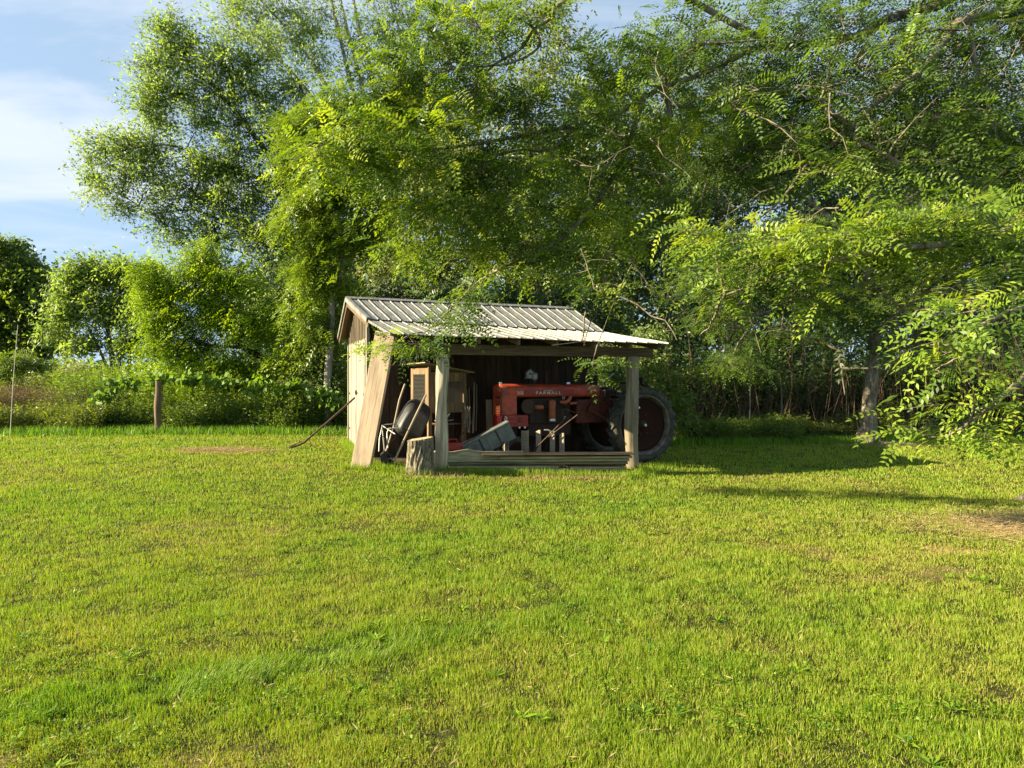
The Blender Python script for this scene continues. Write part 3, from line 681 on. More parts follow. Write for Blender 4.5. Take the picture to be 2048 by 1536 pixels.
# wheelbarrow standing on its nose, leaning to the hutch
wb = thing('wheelbarrow', 'black tray wheelbarrow tipped up on its nose with its handles in the air', 'wheelbarrow', (0, 0, 0))
def Pw(px, py, D): return Vector(W(px, py, D))
hA = [Pw(788, 924, 13.0), Pw(812, 872, 13.08), Pw(834, 826, 13.16), Pw(852, 789, 13.22)]
hB = [Pw(771, 906, 13.35), Pw(788, 852, 13.42), Pw(799, 800, 13.5), Pw(810, 768, 13.55)]
for h in (hA, hB):
    m = MB(); m.tube(h, [.017, .019, .020, .018], 8); m.build('handle', M['stake'], wb)
m = MB()   # tray: a rounded tapering pan seen from below, open side away
cx = Pw(826, 848, 13.46); ex = (Pw(852, 800, 13.4) - Pw(795, 905, 13.2)).normalized(); ey = Vector((.88, .40, -.2)); ey = (ey - ex * ey.dot(ex)).normalized(); ez = ex.cross(ey)
if ez.y < 0: ez = -ez
prof = [(0, -.03, .35), (.0, 0, .62), (.07, .03, .8), (.17, .1, .93), (.24, .2, 1.0), (.262, .22, 1.05)]
def super_(q, a, b, p=.55):
    c, s_ = math.cos(q), math.sin(q); return (a * math.copysign(abs(c) ** p, c), b * math.copysign(abs(s_) ** p, s_))
V = []; nn = 36
for d_, sh, sc in prof:
    for k in range(nn):
        a_, b_ = super_(2 * PI * k / nn, .35 * sc, .265 * (.4 + .6 * sc)); b_ *= (1 - .12 * a_)
        V.append(cx + ex * (a_ + sh * .4) + ey * b_ + ez * (d_ - .12))
F = [(j * nn + k, j * nn + (k + 1) % nn, (j + 1) * nn + (k + 1) % nn, (j + 1) * nn + k) for j in range(len(prof) - 1) for k in range(nn)] + [tuple(range(nn))[::-1]]
m.add(V, F, None, None, True); o = m.build('tray', M['blackplastic'], wb); so = o.modifiers.new('wall', 'SOLIDIFY'); so.thickness = .006
m = MB(); wc = Pw(774, 917, 13.12); wc.z = g(wc.x, wc.y) + .155; wax = Vector((.80, -.35, .35)).normalized()
Mw = wax.to_track_quat('Z', 'Y').to_matrix()
m.lathe([(.06, -.045), (.13, -.045), (.155, -.03), (.165, 0), (.155, .03), (.13, .045), (.06, .045)], c=wc, n=28, M=Mw); m.lathe([(.01, -.03), (.06, -.03), (.065, 0), (.06, .03), (.01, .03)], c=wc, n=20, M=Mw); m.build('wheel', M['black'], wb)
for (p, q, r_, s_) in (((758, 903, 13.15), (759, 878, 13.2), (765, 850, 13.25), (788, 848, 13.35)), ((769, 901, 13.3), (766, 870, 13.3), (764, 851, 13.35), (790, 868, 13.1)), ((776, 896, 13.3), (774, 868, 13.35), (777, 857, 13.4), (792, 856, 13.4))):
    m = MB(); m.tube([Pw(*p), Pw(*q), Pw(*r_), Pw(*s_)], .012, 7); m.build('leg_brace', M['steel'], wb)
m = MB(); m.tube([wc - wax * .09, wc + wax * .09], .012, 8); m.tube([wc + wax * .08, Pw(788, 922, 13.02)], .012, 6); m.tube([wc - wax * .08, Pw(771, 906, 13.35)], .012, 6); m.build('axle', M['steel'], wb)
m = MB(); pts = []
for px, py, D in ((792, 866, 13.0), (778, 850, 13.0), (760, 849, 12.95), (750, 854, 12.9), (749, 862, 12.9), (760, 870, 12.95), (775, 878, 13.0), (783, 884, 13.05), (800, 865, 13.0), (818, 860, 13.0)): pts.append(Pw(px, py, D))
m.tube(pts, .006, 5); m.build('tie_cord', M['cord'], wb)

# rabbit hutch
hth = R(38); hc = Pw(858, 780, 13.95)
hu = thing('rabbit_hutch', 'wooden rabbit hutch on tall legs with wire mesh windows behind the left post', 'hutch', (hc.x, hc.y, 0), hth)
Lh, Dh = .86, .70; zb, zt0, zt1 = 1.01, 1.90, 1.74
m = MB()
def frame_wall(m, axis, span, z0, z1, win):
    """boards around an opening. axis x: front face (y=0); axis y: left end (x=0)"""
    w0, w1, v0, v1 = win
    def bx(a0, a1, c0, c1, g_=2):
        if axis == 'x': m.box(((a0 + a1) / 2, 0, (c0 + c1) / 2), (a1 - a0 - .004, .02, c1 - c0 - .003), grain=g_)
        else: m.box((0, (a0 + a1) / 2, (c0 + c1) / 2), (.02, a1 - a0 - .004, c1 - c0 - .003), grain=g_)
    bx(0, w0, z0, z1); bx(w1, span, z0, z1)
    k = 4
    for i in range(k):
        a0 = w0 + (w1 - w0) * i / k; a1 = w0 + (w1 - w0) * (i + 1) / k; bx(a0, a1, z0, v0); bx(a0, a1, v1, z1)
frame_wall(m, 'y', Dh, zb, 1.88, (.13, .58, 1.13, 1.76)); m.build('side_panel', M['hutch'], hu)
m = MB(); frame_wall(m, 'x', Lh, zb, 1.80, (.36, .80, 1.20, 1.62)); m.box((0, -.006, 1.45), (.05, .03, .9), grain=2); m.build('front_panel', M['hutch'], hu)
m = MB(); m.box((Lh, Dh / 2, 1.4), (.02, Dh, .74)); m.box((Lh / 2, Dh, 1.42), (Lh, .02, .8)); m.box((Lh / 2, Dh / 2, zb + .01), (Lh, Dh, .02)); m.build('back_panel', M['hutch'], hu)
def meshwin(m, axis, a0, a1, z0, z1, s=.026):
    a = a0
    while a < a1:
        p, q = ((a, -.0, z0), (a, 0, z1)) if axis == 'x' else ((0, a, z0), (0, a, z1)); m.beam(p, q, .0032, .0032, up=(1, 1, 0)); a += s
    z = z0
    while z < z1:
        p, q = ((a0, 0, z), (a1, 0, z)) if axis == 'x' else ((0, a0, z), (0, a1, z)); m.beam(p, q, .0032, .0032); z += s
m = MB(); meshwin(m, 'y', .13, .58, 1.13, 1.76); m.build('mesh_window', M['wire'], hu)
m = MB(); meshwin(m, 'x', .36, .80, 1.20, 1.62); m.build('mesh_window', M['wire'], hu)
m = MB()
for k in range(5): m.box((Lh / 2 - .02, -.12 + (k + .5) * (Dh + .2) / 5, 1.885 - .004 * k + (.0 if k % 2 else .004)), (Lh + .30, (Dh + .2) / 5 - .006, .02), Matrix.Rotation(R(9), 3, 'Y'))
m.build('roof', M['barnboard'], hu)
for x, y in ((.03, .03), (Lh - .03, .03), (.03, Dh - .03), (Lh - .03, Dh - .03)):
    m = MB(); m.box((x, y, zb / 2), (.08, .05, zb), grain=2); m.build('leg', M['hutch'], hu)
for z_ in (1.22, 1.60):
    m = MB(); m.box((.16, -.016, z_), (.02, .01, .09)); m.build('hook', M['white'], hu)
m = MB(); m.box((Lh / 2, Dh / 2, .78), (Lh, Dh - .05, .02)); m.build('lower_shelf', M['hutch'], hu)
def on_h(x, y, z): c, s_ = math.cos(hth), math.sin(hth); return Vector((hc.x + x * c - y * s_, hc.y + x * s_ + y * c, z))
# things on and under the hutch's shelf
q = on_h(.42, .22, .79)
tp = thing('paint_pan', 'shallow white pan on the shelf under the rabbit hutch', 'pan', q)
m = MB(); m.lathe([(.0, 0), (.09, 0), (.13, .05), (.14, .055), (.125, .05), (.085, .01), (0, .01)], n=24); m.build('bowl', M['white'], tp); m = MB(); m.beam((.12, 0, .05), (.24, .03, .07), .02, .008); m.build('handle', M['white'], tp)
q = on_h(.50, .10, g(-1.1, 14.2)); gc = thing('fuel_can', 'red plastic fuel can on the ground under the rabbit hutch', 'fuel can', (-1.10, 13.62, g(-1.1, 13.6)), R(12))
m = MB(); m.box((0, 0, .30), (.34, .22, .34), grain=0)
for zz in (.2, .28, .36): m.box((0, -.112, zz), (.26, .008, .03), grain=0)
m.build('body', M['redbright'], gc, bevel=.03)
m = MB(); m.tube([(-.1, 0, .46), (-.08, 0, .53), (.06, 0, .53), (.08, 0, .46)], .018, 8); m.build('handle', M['redbright'], gc)
m = MB(); m.tube([(.13, 0, .46), (.13, 0, .50)], .03, 12); m.tube([(.13, 0, .50), (.14, 0, .6), (.2, 0, .66)], [.018, .014, .012], 8); m.build('spout', M['black'], gc)
m = MB(); m.box((0, 0, .065), (.42, .30, .13)); o = m.build('support_block', M['barnboard'], None, 'low block of wood under the red fuel can', .006, 'block'); o.location = (-1.10, 13.62, g(-1.1, 13.6)); o.rotation_euler = (0, 0, R(12))
q = (-1.62, 14.22); bk = thing('bucket', 'white plastic bucket on the ground under the hutch left of the post', 'bucket', (-1.44, 13.62, g(-1.44, 13.62)))
m = MB(); m.lathe([(0, 0), (.10, 0), (.125, .27), (.135, .27), (.135, .285), (.122, .285), (.10, .02), (0, .02)], n=26); m.build('body', M['white'], bk); m = MB(); m.tube([(-.13, 0, .26), (-.09, -.1, .2), (0, -.14, .17), (.09, -.1, .2), (.13, 0, .26)], .004, 5); m.build('bail', M['steel'], bk)
# black bag / tarp hanging above the hutch, left under the roof
nt_ = thing('hanging_net', 'bundle of black netting hanging from the rafters above the rabbit hutch', 'netting', tuple(Pw(838, 700, 14.3)))
m = MB(); rn = np.random.default_rng(9)
for k in range(16):
    x0 = -.34 + k * .046; pts = [Vector((x0 + rn.normal(0, .01), rn.normal(0, .05), .02 - j * .06 - (.02 * math.sin(k)))) + Vector((rn.normal(0, .014), rn.normal(0, .02), 0)) for j in range(6)]
    m.tube(pts, [.02, .03, .035, .034, .03, .012], 6)
m.build('net', M['cord'], nt_)
m = MB(); m.tube([(-.36, 0, .03), (0, 0, .04), (.38, 0, .03)], .012, 6); m.build('hanging_rod', M['iron'], nt_)
# long tools leaning on the wall between hutch and tractor
def tool(px0, py0, D0, px1, py1, D1, r, mat, label, head=None):
    p0 = Pw(px0, py0, D0); p0.z = max(p0.z, g(p0.x, p0.y)); p1 = Pw(px1, py1, D1)
    t = thing('garden_tool', label, 'tool', tuple(p0)); m = MB(); m.tube([(0, 0, 0), tuple((p1 - p0) * .5 + Vector((.01, 0, 0))), tuple(p1 - p0)], r, 8); m.build('shaft', mat, t)
    if head: hm = MB(); head(hm, p1 - p0); hm.build('head', M['iron'], t)
    return t
def rakehead(m, tip):
    d = tip.normalized(); m.beam(tip - Vector((.16, 0, 0)), tip + Vector((.16, 0, 0)), .02, .02)
    for k in range(9): m.beam(tip + Vector((-.15 + k * .0375, 0, 0)), tip + Vector((-.15 + k * .0375, -.05, -.01)), .006, .006)
def shovelhead(m, tip):
    m.poly([tip + Vector(v) for v in ((-.1, 0, .0), (.1, 0, 0), (.105, -.01, .16), (.05, -.02, .25), (0, -.02, .28), (-.05, -.02, .25), (-.105, -.01, .16))], .005, (0, -1, 0))
tool(936, 865, 14.6, 933, 778, 14.95, .016, M['stake'], 'long wooden handled rake standing by the dark wall right of the hutch', rakehead)
tool(939, 866, 14.55, 938, 776, 14.95, .014, M['stake'], 'long wooden handled shovel standing beside the rake by the dark wall', shovelhead)
tool(946, 866, 14.6, 948, 765, 15.0, .020, M['stake'], 'thick pale pole standing by the dark wall right of the shovel')
tool(952, 862, 14.7, 953, 768, 15.02, .012, M['stake'], 'thin pale stick standing right of the thick pole by the wall')
pq = Pw(979, 857, 15.0)
free('leaning_stud', 'pale sawn stud standing upright behind the tractor grille', 'stud', None, lambda m: m.box((0, 0, .62), (.13, .04, 1.25), Matrix.Rotation(R(-1.5), 3, 'Y'), .8, 2), M['stake'], (pq.x, pq.y, g(pq.x, pq.y)), (0, 0, TH), .003)
# hanging chain bundle and red rope reel
ch = thing('hanging_chain', 'light steel chain hanging in loops right of the hutch', 'chain', tuple(Pw(935, 815, 14.3)))
m = MB()
for s_ in range(4):
    xo = (s_ - 1.5) * .03; L_ = .34 + .08 * (s_ % 3)
    for k in range(14):
        z_ = -k * L_ / 14; c_ = Vector((xo + .02 * math.sin(k * .35 + s_), 0, z_)); a_ = (k % 2) * PI / 2
        pts = [c_ + Vector((.010 * math.cos(q_) * math.cos(a_), .010 * math.cos(q_) * math.sin(a_), .018 * math.sin(q_))) for q_ in np.linspace(0, 2 * PI, 7)]
        m.tube(pts, .0035, 4, False)
m.build('links', M['steel'], ch); m = MB(); m.tube([(0, 0, 0), (0, .6, .02)], .008, 6); m.build('hook', M['iron'], ch)
rl = Pw(946, 868, 14.2); rl = thing('cord_reel', 'dark red cord reel lying under the pale tool handles', 'reel', (rl.x, rl.y, g(rl.x, rl.y) + .28), R(20))
m = MB(); m.lathe([(.03, -.06), (.15, -.06), (.15, -.045), (.07, -.04), (.07, .04), (.15, .045), (.15, .06), (.03, .06)], axis='y', n=28); m.build('spool', M['redbright'], rl); m = MB(); m.box((0, 0, -.2), (.2, .16, .04)); m.beam((-.08, .07, -.2), (0, .07, 0), .02, .01); m.beam((.08, .07, -.2), (0, .07, 0), .02, .01); m.build('stand', M['iron'], rl)

# grey case with moulded ribs, standing tilted behind the boards
ca = Pw(978, 884, 13.75)
case = thing('storage_case', 'long grey plastic case with moulded ribs lying tilted behind the board stack', 'case', tuple(ca)); case.rotation_euler = (0, R(-27), R(8))
m = MB(); m.box((0, 0, 0), (.98, .30, .30), grain=0)
for x in (-.40, -.30, -.02, .06, .30, .38):
    m.box((x, -.153, 0), (.02, .012, .28), grain=2)
for x0, x1, z_ in ((-.27, -.05, .09), (-.27, -.05, -.10), (.09, .27, .09), (.09, .27, -.09)): m.box(((x0 + x1) / 2, -.153, z_), (x1 - x0, .010, .014), grain=0)
m.build('body', M['greycase'], case, bevel=.012)
m = MB(); m.box((0, 0, .175), (1.0, .33, .05), grain=0); m.build('lid', M['greycase'], case, bevel=.012)
for x in (-.16, .19):
    m = MB(); m.box((x, -.160, 0), (.03, .008, .32)); m.build('strap', M['black'], case)
m = MB(); m.box((.2, -.17, -.10), (.07, .02, .04)); m.build('clasp', M['black'], case)

# boards stacked in front of the lean-to, from the ground up
brnd = random.Random(12)
BO = Vector((-1.16, 12.98, 0)); bang = R(7)
def board(x0, x1, y, z, w, h, mat, label, tilt=0.0, yaw=0.0, group='boards stacked across the shed front', notch=False, cat='board'):
    c = math.cos(bang); s_ = math.sin(bang); xm = (x0 + x1) / 2
    m = MB(); L_ = x1 - x0; n = 10; V = []
    # slightly wavy board, so that the stack does not look machined
    ph = brnd.uniform(0, 6); ty = brnd.random()
    for i in range(n + 1):
        x = -L_ / 2 + L_ * i / n; wv = .006 * math.sin(i * .7 + ph); e = 0
        if notch: e = .05 * math.exp(-((x + L_ * .22) / .16) ** 2)
        V += [(x, -w / 2 + wv, 0), (x, w / 2 + wv, 0), (x, w / 2 + wv, h + e), (x, -w / 2 + wv, h + e)]
    F = []; U = []
    for i in range(n):
        for k in range(4):
            k2 = (k + 1) % 4; F.append((i * 4 + k, (i + 1) * 4 + k, (i + 1) * 4 + k2, i * 4 + k2)); uu = [V[i * 4][0], V[(i + 1) * 4][0]]; vv = [k * .31, k * .31 + (h if k % 2 else w)]
            U.append([(uu[0], vv[0]), (uu[1], vv[0]), (uu[1], vv[1]), (uu[0], vv[1])])
    F += [(3, 2, 1, 0), (n * 4, n * 4 + 1, n * 4 + 2, n * 4 + 3)]; U += [[(0, .1), (.02, .1), (.02, .2), (0, .2)]] * 2
    m.add([(a_, b_, min(c_, h - .007) if c_ >= h else c_) if not notch else (a_, b_, c_) for a_, b_, c_ in V], F, U, ty); o = m.build('stacked_board', mat, None, label, .004, cat, group)
    y += brnd.uniform(-.035, .035); o.location = (BO.x + xm * c - y * s_, BO.y + xm * s_ + y * c, z); o.rotation_euler = (0, -tilt, bang + yaw); return o
z0 = g(.5, 13.1)
B_ = M['barnboard']
board(.60, 3.20, -.02, z0 - .06, .26, .085, B_, 'lowest short board, half sunk in dry grass under the stack', -.012)
board(.02, 3.35, .24, z0 - .02, .20, .075, B_, 'bottom full length board of the stack, right end near the right post', -.016)
board(.02, 3.30, .20, z0 + .062, .24, .052, B_, 'board just above the bottom full length one', -.014)
board(.04, 2.05, .17, z0 + .118, .22, .05, B_, 'short board in the middle of the stack ending before the gap', -.012)
board(2.25, 3.28, .19, z0 + .085, .2, .045, B_, 'short pale board right of the gap in the stack', -.014)
board(.0, 3.36, .22, z0 + .172, .24, .05, B_, 'full length board under the bark edged slab', -.010)
board(-.02, 3.38, .20, z0 + .226, .22, .05, B_, 'second full length board from the top of the stack', -.008)
board(-.03, 1.4, .26, z0 + .28, .24, .125, B_, 'grey slab with a rounded bark edge at the left end of the stack', 0, notch=True)
board(.95, 3.42, .17, z0 + .278, .24, .05, B_, 'pale edged board right under the reddish top board', -.006)
board(.62, 3.46, .10, z0 + .355, .34, .034, M['redboard'], 'reddish brown board on top of the stack reaching the right post', -.010, .02)
board(2.9, 3.9, -.42, z0 - .14, .10, .05, B_, 'small offcut board on the grass by the right post', -.02, group=None)

# wooden stakes standing in the dark behind the stack
for (px, top, lab) in ((1012, 852, 'pale stake leftmost of those below the red tractor box'), (1049, 859, 'pointed pale stake right of the red tractor box'), (1076, 860, 'narrow pale stake under the upright oil filter'), (1104, 861, 'pale stake behind the mower handle grip'), (1123, 866, 'thin pale stake rightmost of the row behind the boards')):
    p = Pw(px, top, 13.95); gz = g(p.x, p.y); hh = p.z - gz; w_ = .05 if px != 1049 else .08
    free('wooden_stake', lab, 'stake', 'stakes standing behind the board stack', lambda m: m.poly([(-w_, 0, 0), (w_, 0, 0), (w_, 0, hh), (w_ * .3, 0, hh) if px != 1049 else (w_, 0, hh - .02), (-w_, 0, hh - .03)], .03, (0, 1, 0), .7), M['stake'], (p.x, p.y, gz), (0, 0, R(-38)))
# push mower behind the boards: only the handles rise above the stack
mo = thing('push_mower', 'old push mower with long dark handle bars behind the board stack', 'mower', (0, 0, 0))
for A_, B__ in (((1074, 894, 13.75), (1133, 835, 13.5)), ((1079, 888, 14.05), (1160, 826, 13.6))):
    m = MB(); a_, b_ = Pw(*A_), Pw(*B__); m.tube([a_, (a_ + b_) / 2, b_], .013, 7); m.build('handle_bar', M['steel'] if A_[0] == 1 else M['iron'], mo)
m = MB(); m.tube([Pw(1160, 826, 13.6), Pw(1145, 824, 13.6), Pw(1133, 818, 13.55), Pw(1124, 821, 13.5), Pw(1128, 835, 13.5), Pw(1143, 838, 13.55), Pw(1143, 830, 13.6)], .010, 7); m.build('grip', M['iron'], mo); m = MB(); m.tube([Pw(1088, 860, 13.7), Pw(1097, 860, 13.68), Pw(1106, 866, 13.7)], .016, 7); m.build('crossbar', M['steel'], mo)
mc = Pw(1052, 905, 14.05); gz = g(mc.x, mc.y)
m = MB(); m.lathe([(.02, 0), (.20, 0), (.22, .06), (.24, .10), (.22, .12), (0, .14)], c=(mc.x, mc.y, gz + .10), n=24); m.tube([(mc.x, mc.y, gz + .22), (mc.x, mc.y, gz + .36)], .07, 14); m.build('deck', M['iron'], mo)
for dx, dy in ((-.22, -.14), (.22, -.14), (-.22, .16), (.22, .16)):
    m = MB(); m.lathe([(.01, -.02), (.07, -.02), (.085, 0), (.07, .02), (.01, .02)], axis='y', c=(mc.x + dx, mc.y + dy, gz + .105), n=18); m.build('wheel', M['black'], mo)
m = MB(); m.beam(Pw(1074, 894, 13.75), (mc.x + .1, mc.y - .1, gz + .22), .02, .02); m.beam(Pw(1079, 888, 14.05), (mc.x + .1, mc.y + .1, gz + .22), .02, .02); m.build('bracket', M['iron'], mo)
# birdhouse on the inner wall
bp = S(2.38, 1.66, 1.70)
bh = thing('birdhouse', 'tiny pale gabled birdhouse with a round hole on the dark back wall', 'birdhouse', tuple(bp), TH)
m = MB(); w_, h_ = .065, .12
m.poly([(-w_, 0, 0), (w_, 0, 0), (w_, 0, h_), (0, 0, h_ + .06), (-w_, 0, h_)], .1, (0, 1, 0), .7); m.build('box', M['white'], bh)
m = MB(); m.beam((0, .045, h_ + .07), (-w_ - .03, .045, h_ - .015), .14, .01); m.beam((0, .045, h_ + .07), (w_ + .03, .045, h_ - .015), .14, .01); m.build('roof', M['galv'], bh)
m = MB(); m.tube([(0, -.004, .085), (0, .0, .085)], .022, 14); m.build('dark_hole_disc', M['black'], bh)  # black disc stands in for the shade inside the hole
m = MB(); m.box((0, .03, -.008), (.19, .14, .014)); m.build('perch_shelf', M['white'], bh)
# long bent pipe leaning on the shed's left wall
a_, b_ = Pw(578, 897, 15.5), Pw(710, 795, 15.93)
pp = thing('bent_pipe', 'long dark bent pipe propped from the grass to the shed doors', 'pipe', (0, 0, 0))
a_.z = g(a_.x, a_.y) + .02; S1 = Pw(607, 886, 15.58); S2 = Pw(655, 844, 15.75)
m = MB(); m.tube([a_, a_.lerp(S1, .5) + Vector((0, 0, -.01)), S1, S1.lerp(S2, .5), S2, b_], .021, 8); m.build('pipe', M['iron'], pp)
m = MB(); m.tube([a_ + Vector((.02, .05, .03)), S1 + Vector((-.05, .02, .03)), S1], .013, 6); m.build('side_rod', M['iron'], pp)

# ------------------------------------------------------------------ the tractor (local: x forward, y to its left = towards us, z up)
TY = R(25); tq = S(4.41, .48) + Vector((-math.sin(TY), math.cos(TY), 0)) * .72; tz = g(tq.x, tq.y)
tr = thing('tractor', 'old red row crop tractor with large dusty rear tyres parked under the lean-to', 'tractor', (tq.x, tq.y, tz), PI + TY)
z_ = lambda v: v - tz        # world height -> local
RW = .80
def rear_wheel(y, sgn):
    w = MB(); hw = .15
    prof = [(.605, -hw * .72), (.64, -hw * .90), (.69, -hw * 1.02), (.735, -hw * .9), (.758, -hw * .5), (.765, 0), (.758, hw * .5), (.735, hw * .9), (.69, hw * 1.02), (.64, hw * .90), (.605, hw * .72), (.60, 0), (.605, -hw * .72)]
    w.lathe(prof, axis='y', c=(0, y, RW), n=64)
    nl = 22
    for k in range(nl):
        for s_ in (-1, 1):
            q = 2 * PI * (k + (.5 if s_ > 0 else 0)) / nl; q2 = q + .17
            def P(r, qq, yy): return Vector((r * math.cos(qq), y + yy, RW + r * math.sin(qq)))
            A = [P(.758, q - .035, 0), P(.758, q + .035, 0), P(.74, q2 + .035, s_ * hw * .98), P(.74, q2 - .035, s_ * hw * .98)]
            Bq = [P(.800, q - .028, 0), P(.800, q + .028, 0), P(.786, q2 + .028, s_ * hw * 1.0), P(.786, q2 - .028, s_ * hw * 1.0)]
            C = [P(.69, q2 - .03, s_ * hw * 1.06), P(.69, q2 + .03, s_ * hw * 1.06)]
            w.add(A + Bq + C, [(4, 5, 6, 7), (0, 4, 7, 3), (1, 2, 6, 5), (0, 1, 5, 4), (2, 9, 6), (3, 7, 8), (7, 6, 9, 8), (3, 8, 9, 2)])
    whl = thing_part('rear_wheel')
    w.build('tyre', M['tyre'], whl)
    r = MB(); r.lathe([(q + .062, w_) for q, w_ in [(.555, -hw * .8), (.568, -hw * .74), (.53, -hw * .66), (.50, -hw * .2), (.50, hw * .2), (.53, hw * .66), (.568, hw * .74), (.558, hw * .84), (.540, hw * .82), (.515, hw * .66), (.485, hw * .2), (.485, -hw * .2), (.515, -hw * .66), (.545, -hw * .78), (.555, -hw * .8)]], axis='y', c=(0, y, RW), n=64)
    r.build('rim', M['rim'], whl)
    d = MB(); yd = y + sgn * .02
    d.lathe([(0, .0), (.12, .0), (.16, -sgn * .01), (.24, -sgn * .05), (.34, -sgn * .06), (.49, -sgn * .02), (.548, .0), (.548, .012), (.49, -sgn * .02 + .014), (.34, -sgn * .06 + .014), (.16, .004), (0, .012)], axis='y', c=(0, yd, RW), n=48)
    d.build('disc', M['disc'], whl)
    h = MB(); h.lathe([(0, 0), (.055, 0), (.06, sgn * -.02), (.09, sgn * -.04), (.10, sgn * -.10)], axis='y', c=(0, yd + sgn * .08, RW), n=20)
    h.build('hub', M['iron'], whl)
    b = MB()
    for k in range(8):
        q = 2 * PI * k / 8 + .3; b = MB(); b.tube([(.2 * math.cos(q), yd - sgn * .03, RW + .2 * math.sin(q)), (.2 * math.cos(q), yd + sgn * .03, RW + .2 * math.sin(q))], .016, 6); b.build('wheel_bolt', M['iron'], whl)
    b = MB(); b.tube([(0, yd + sgn * .07, RW), (0, yd + sgn * .12, RW)], .028, 10); b.build('axle_cap', M['chrome'], whl); b = MB(); b.tube([(.10, yd, RW + .36), (.10, yd + sgn * .035, RW + .36)], .022, 6)
    b.build('clamp_bolt', M['chrome'], whl)
def thing_part(name):
    o = bpy.data.objects.new(name, None); COL.objects.link(o); o.parent = tr; return o
rear_wheel(.72, 1); rear_wheel(-.55, -1)
# front pair of wheels, close together on a pedestal
for y in (-.13, .15):
    w = MB(); fx_, fr = 2.62, .30
    w.lathe([(.18, -.05), (.24, -.07), (.285, -.06), (.30, -.03), (.305, 0), (.30, .03), (.285, .06), (.24, .07), (.18, .05)], axis='y', c=(fx_, y, fr), n=32)
    whl = thing_part('front_wheel'); w.build('tyre', M['tyre'], whl)
    r = MB(); r.lathe([(0, -.02), (.14, -.03), (.19, -.055), (.19, .055), (.14, .03), (0, .04)], axis='y', c=(fx_, y, fr), n=28); r.build('rim', M['disc'], whl)
m = MB(); m.tube([(2.62, 0, .28), (2.62, 0, .80)], [.07, .09], 12); m.box((2.62, 0, .30), (.1, .3, .08)); m.build('front_pedestal', M['engine'], tr)
# front frame with weight boxes
zb, zt = z_(.715), z_(.955)
m = MB(); m.box((2.68, .0, (zb + zt) / 2), (.54, .56, zt - zb), grain=0); m.build('front_frame', M['redbright'], tr, bevel=.012)
for x_ in (2.50, 2.62, 2.86):
    m = MB(); m.tube([(x_, .275, zb - .005), (x_, .31, zb - .005)], .022, 8); m.build('frame_bolt', M['chrome'], tr)
m = MB(); m.tube([(2.60, .278, zt - .10), (2.60, .292, zt - .10)], .040, 18); m.build('cap', M['black'], tr)
m = MB(); m.tube([(2.60, .290, zt - .10), (2.60, .298, zt - .10)], .022, 14); m.build('cap_button', M['red'], tr)
def text_mesh(body, size, ext=.003, spacing=1.0):
    cu = bpy.data.curves.new('lettering', 'FONT'); cu.body = body; cu.size = size; cu.extrude = ext; cu.offset = size * .012; cu.space_character = spacing; cu.align_x = 'CENTER'; cu.align_y = 'CENTER'
    o = bpy.data.objects.new('tmp', cu); COL.objects.link(o); dg = bpy.context.evaluated_depsgraph_get(); dg.update()
    me = bpy.data.meshes.new_from_object(o.evaluated_get(dg)); bpy.data.objects.remove(o); return me
def letter(name, body, size, x, y, z, parent, mat, spacing=1.0, tilt=90, stretch=1.0):
    me = text_mesh(body, size, .003, spacing); o = link(name, me, mat, parent)
    o.location = (x, y, z); o.rotation_euler = (R(tilt), 0, PI); o.scale = (stretch, 1, 1); return o
for k_, (x_, zo_, w_) in enumerate(((2.78, .03, .10), (2.76, .12, .12))):
    m = MB(); m.box((x_, .2815, zt - zo_), (w_, .003, .012), grain=0); m.build('worn_plate', M['orange'], tr)
# red reflector / light block at the very front
m = MB(); m.box((3.02, .20, (zb + zt) / 2 + .02), (.10, .12, .19), grain=2)
m.build('front_reflector', M['reflect'], tr, bevel=.008)
m = MB()
for i in range(4): m.box((3.02, .263, zb + .06 + i * .045), (.085, .006, .006))
for i in range(3): m.box((2.99 + i * .03, .264, (zb + zt) / 2 + .02), (.004, .006, .18))
m.build('reflector_grid', M['redbright'], tr)
m = MB(); m.tube([(2.93, .30, zt - .02), (2.90, .31, zt - .05), (2.91, .31, zt - .09), (2.94, .30, zt - .09), (2.95, .30, zt - .05)], .013, 7); m.tube([(2.88, .28, zt - .06), (2.93, .30, zt - .03)], .016, 8); m.build('hook', M['chrome'], tr)
# radiator shell with slatted grille
gz0, gz1 = z_(.955), z_(1.42)
m = MB()
hwid = .21
for s_ in (-1, 1):
    m.box((2.80, s_ * (hwid - .01), (gz0 + gz1) / 2), (.34, .02, gz1 - gz0), grain=2)
m.box((2.955, hwid - .03, (gz0 + gz1) / 2), (.03, .06, gz1 - gz0)); m.box((2.955, -hwid + .03, (gz0 + gz1) / 2), (.03, .06, gz1 - gz0)); m.box((2.955, 0, gz1 - .02), (.03, 2 * hwid, .06)); m.box((2.955, 0, gz1 - .17), (.028, .30, .03))
m.build('radiator_shell', M['red'], tr, bevel=.006)
m = MB()
for i in range(9): m.box((2.95, .0, gz0 + .03 + i * .031), (.014, .30, .013), Matrix.Rotation(R(25), 3, 'Y'))
for i in range(3): m.box((2.95, .0, gz1 - .15 + i * .035), (.014, .30, .012))
for y in (-.08, 0, .08): m.box((2.952, y, gz0 + .14), (.012, .008, .28))
m.build('grille', M['orange'], tr)
m = MB(); m.box((2.88, 0, (gz0 + gz1) / 2), (.05, .34, gz1 - gz0 - .02)); m.build('radiator_core', M['black'], tr)
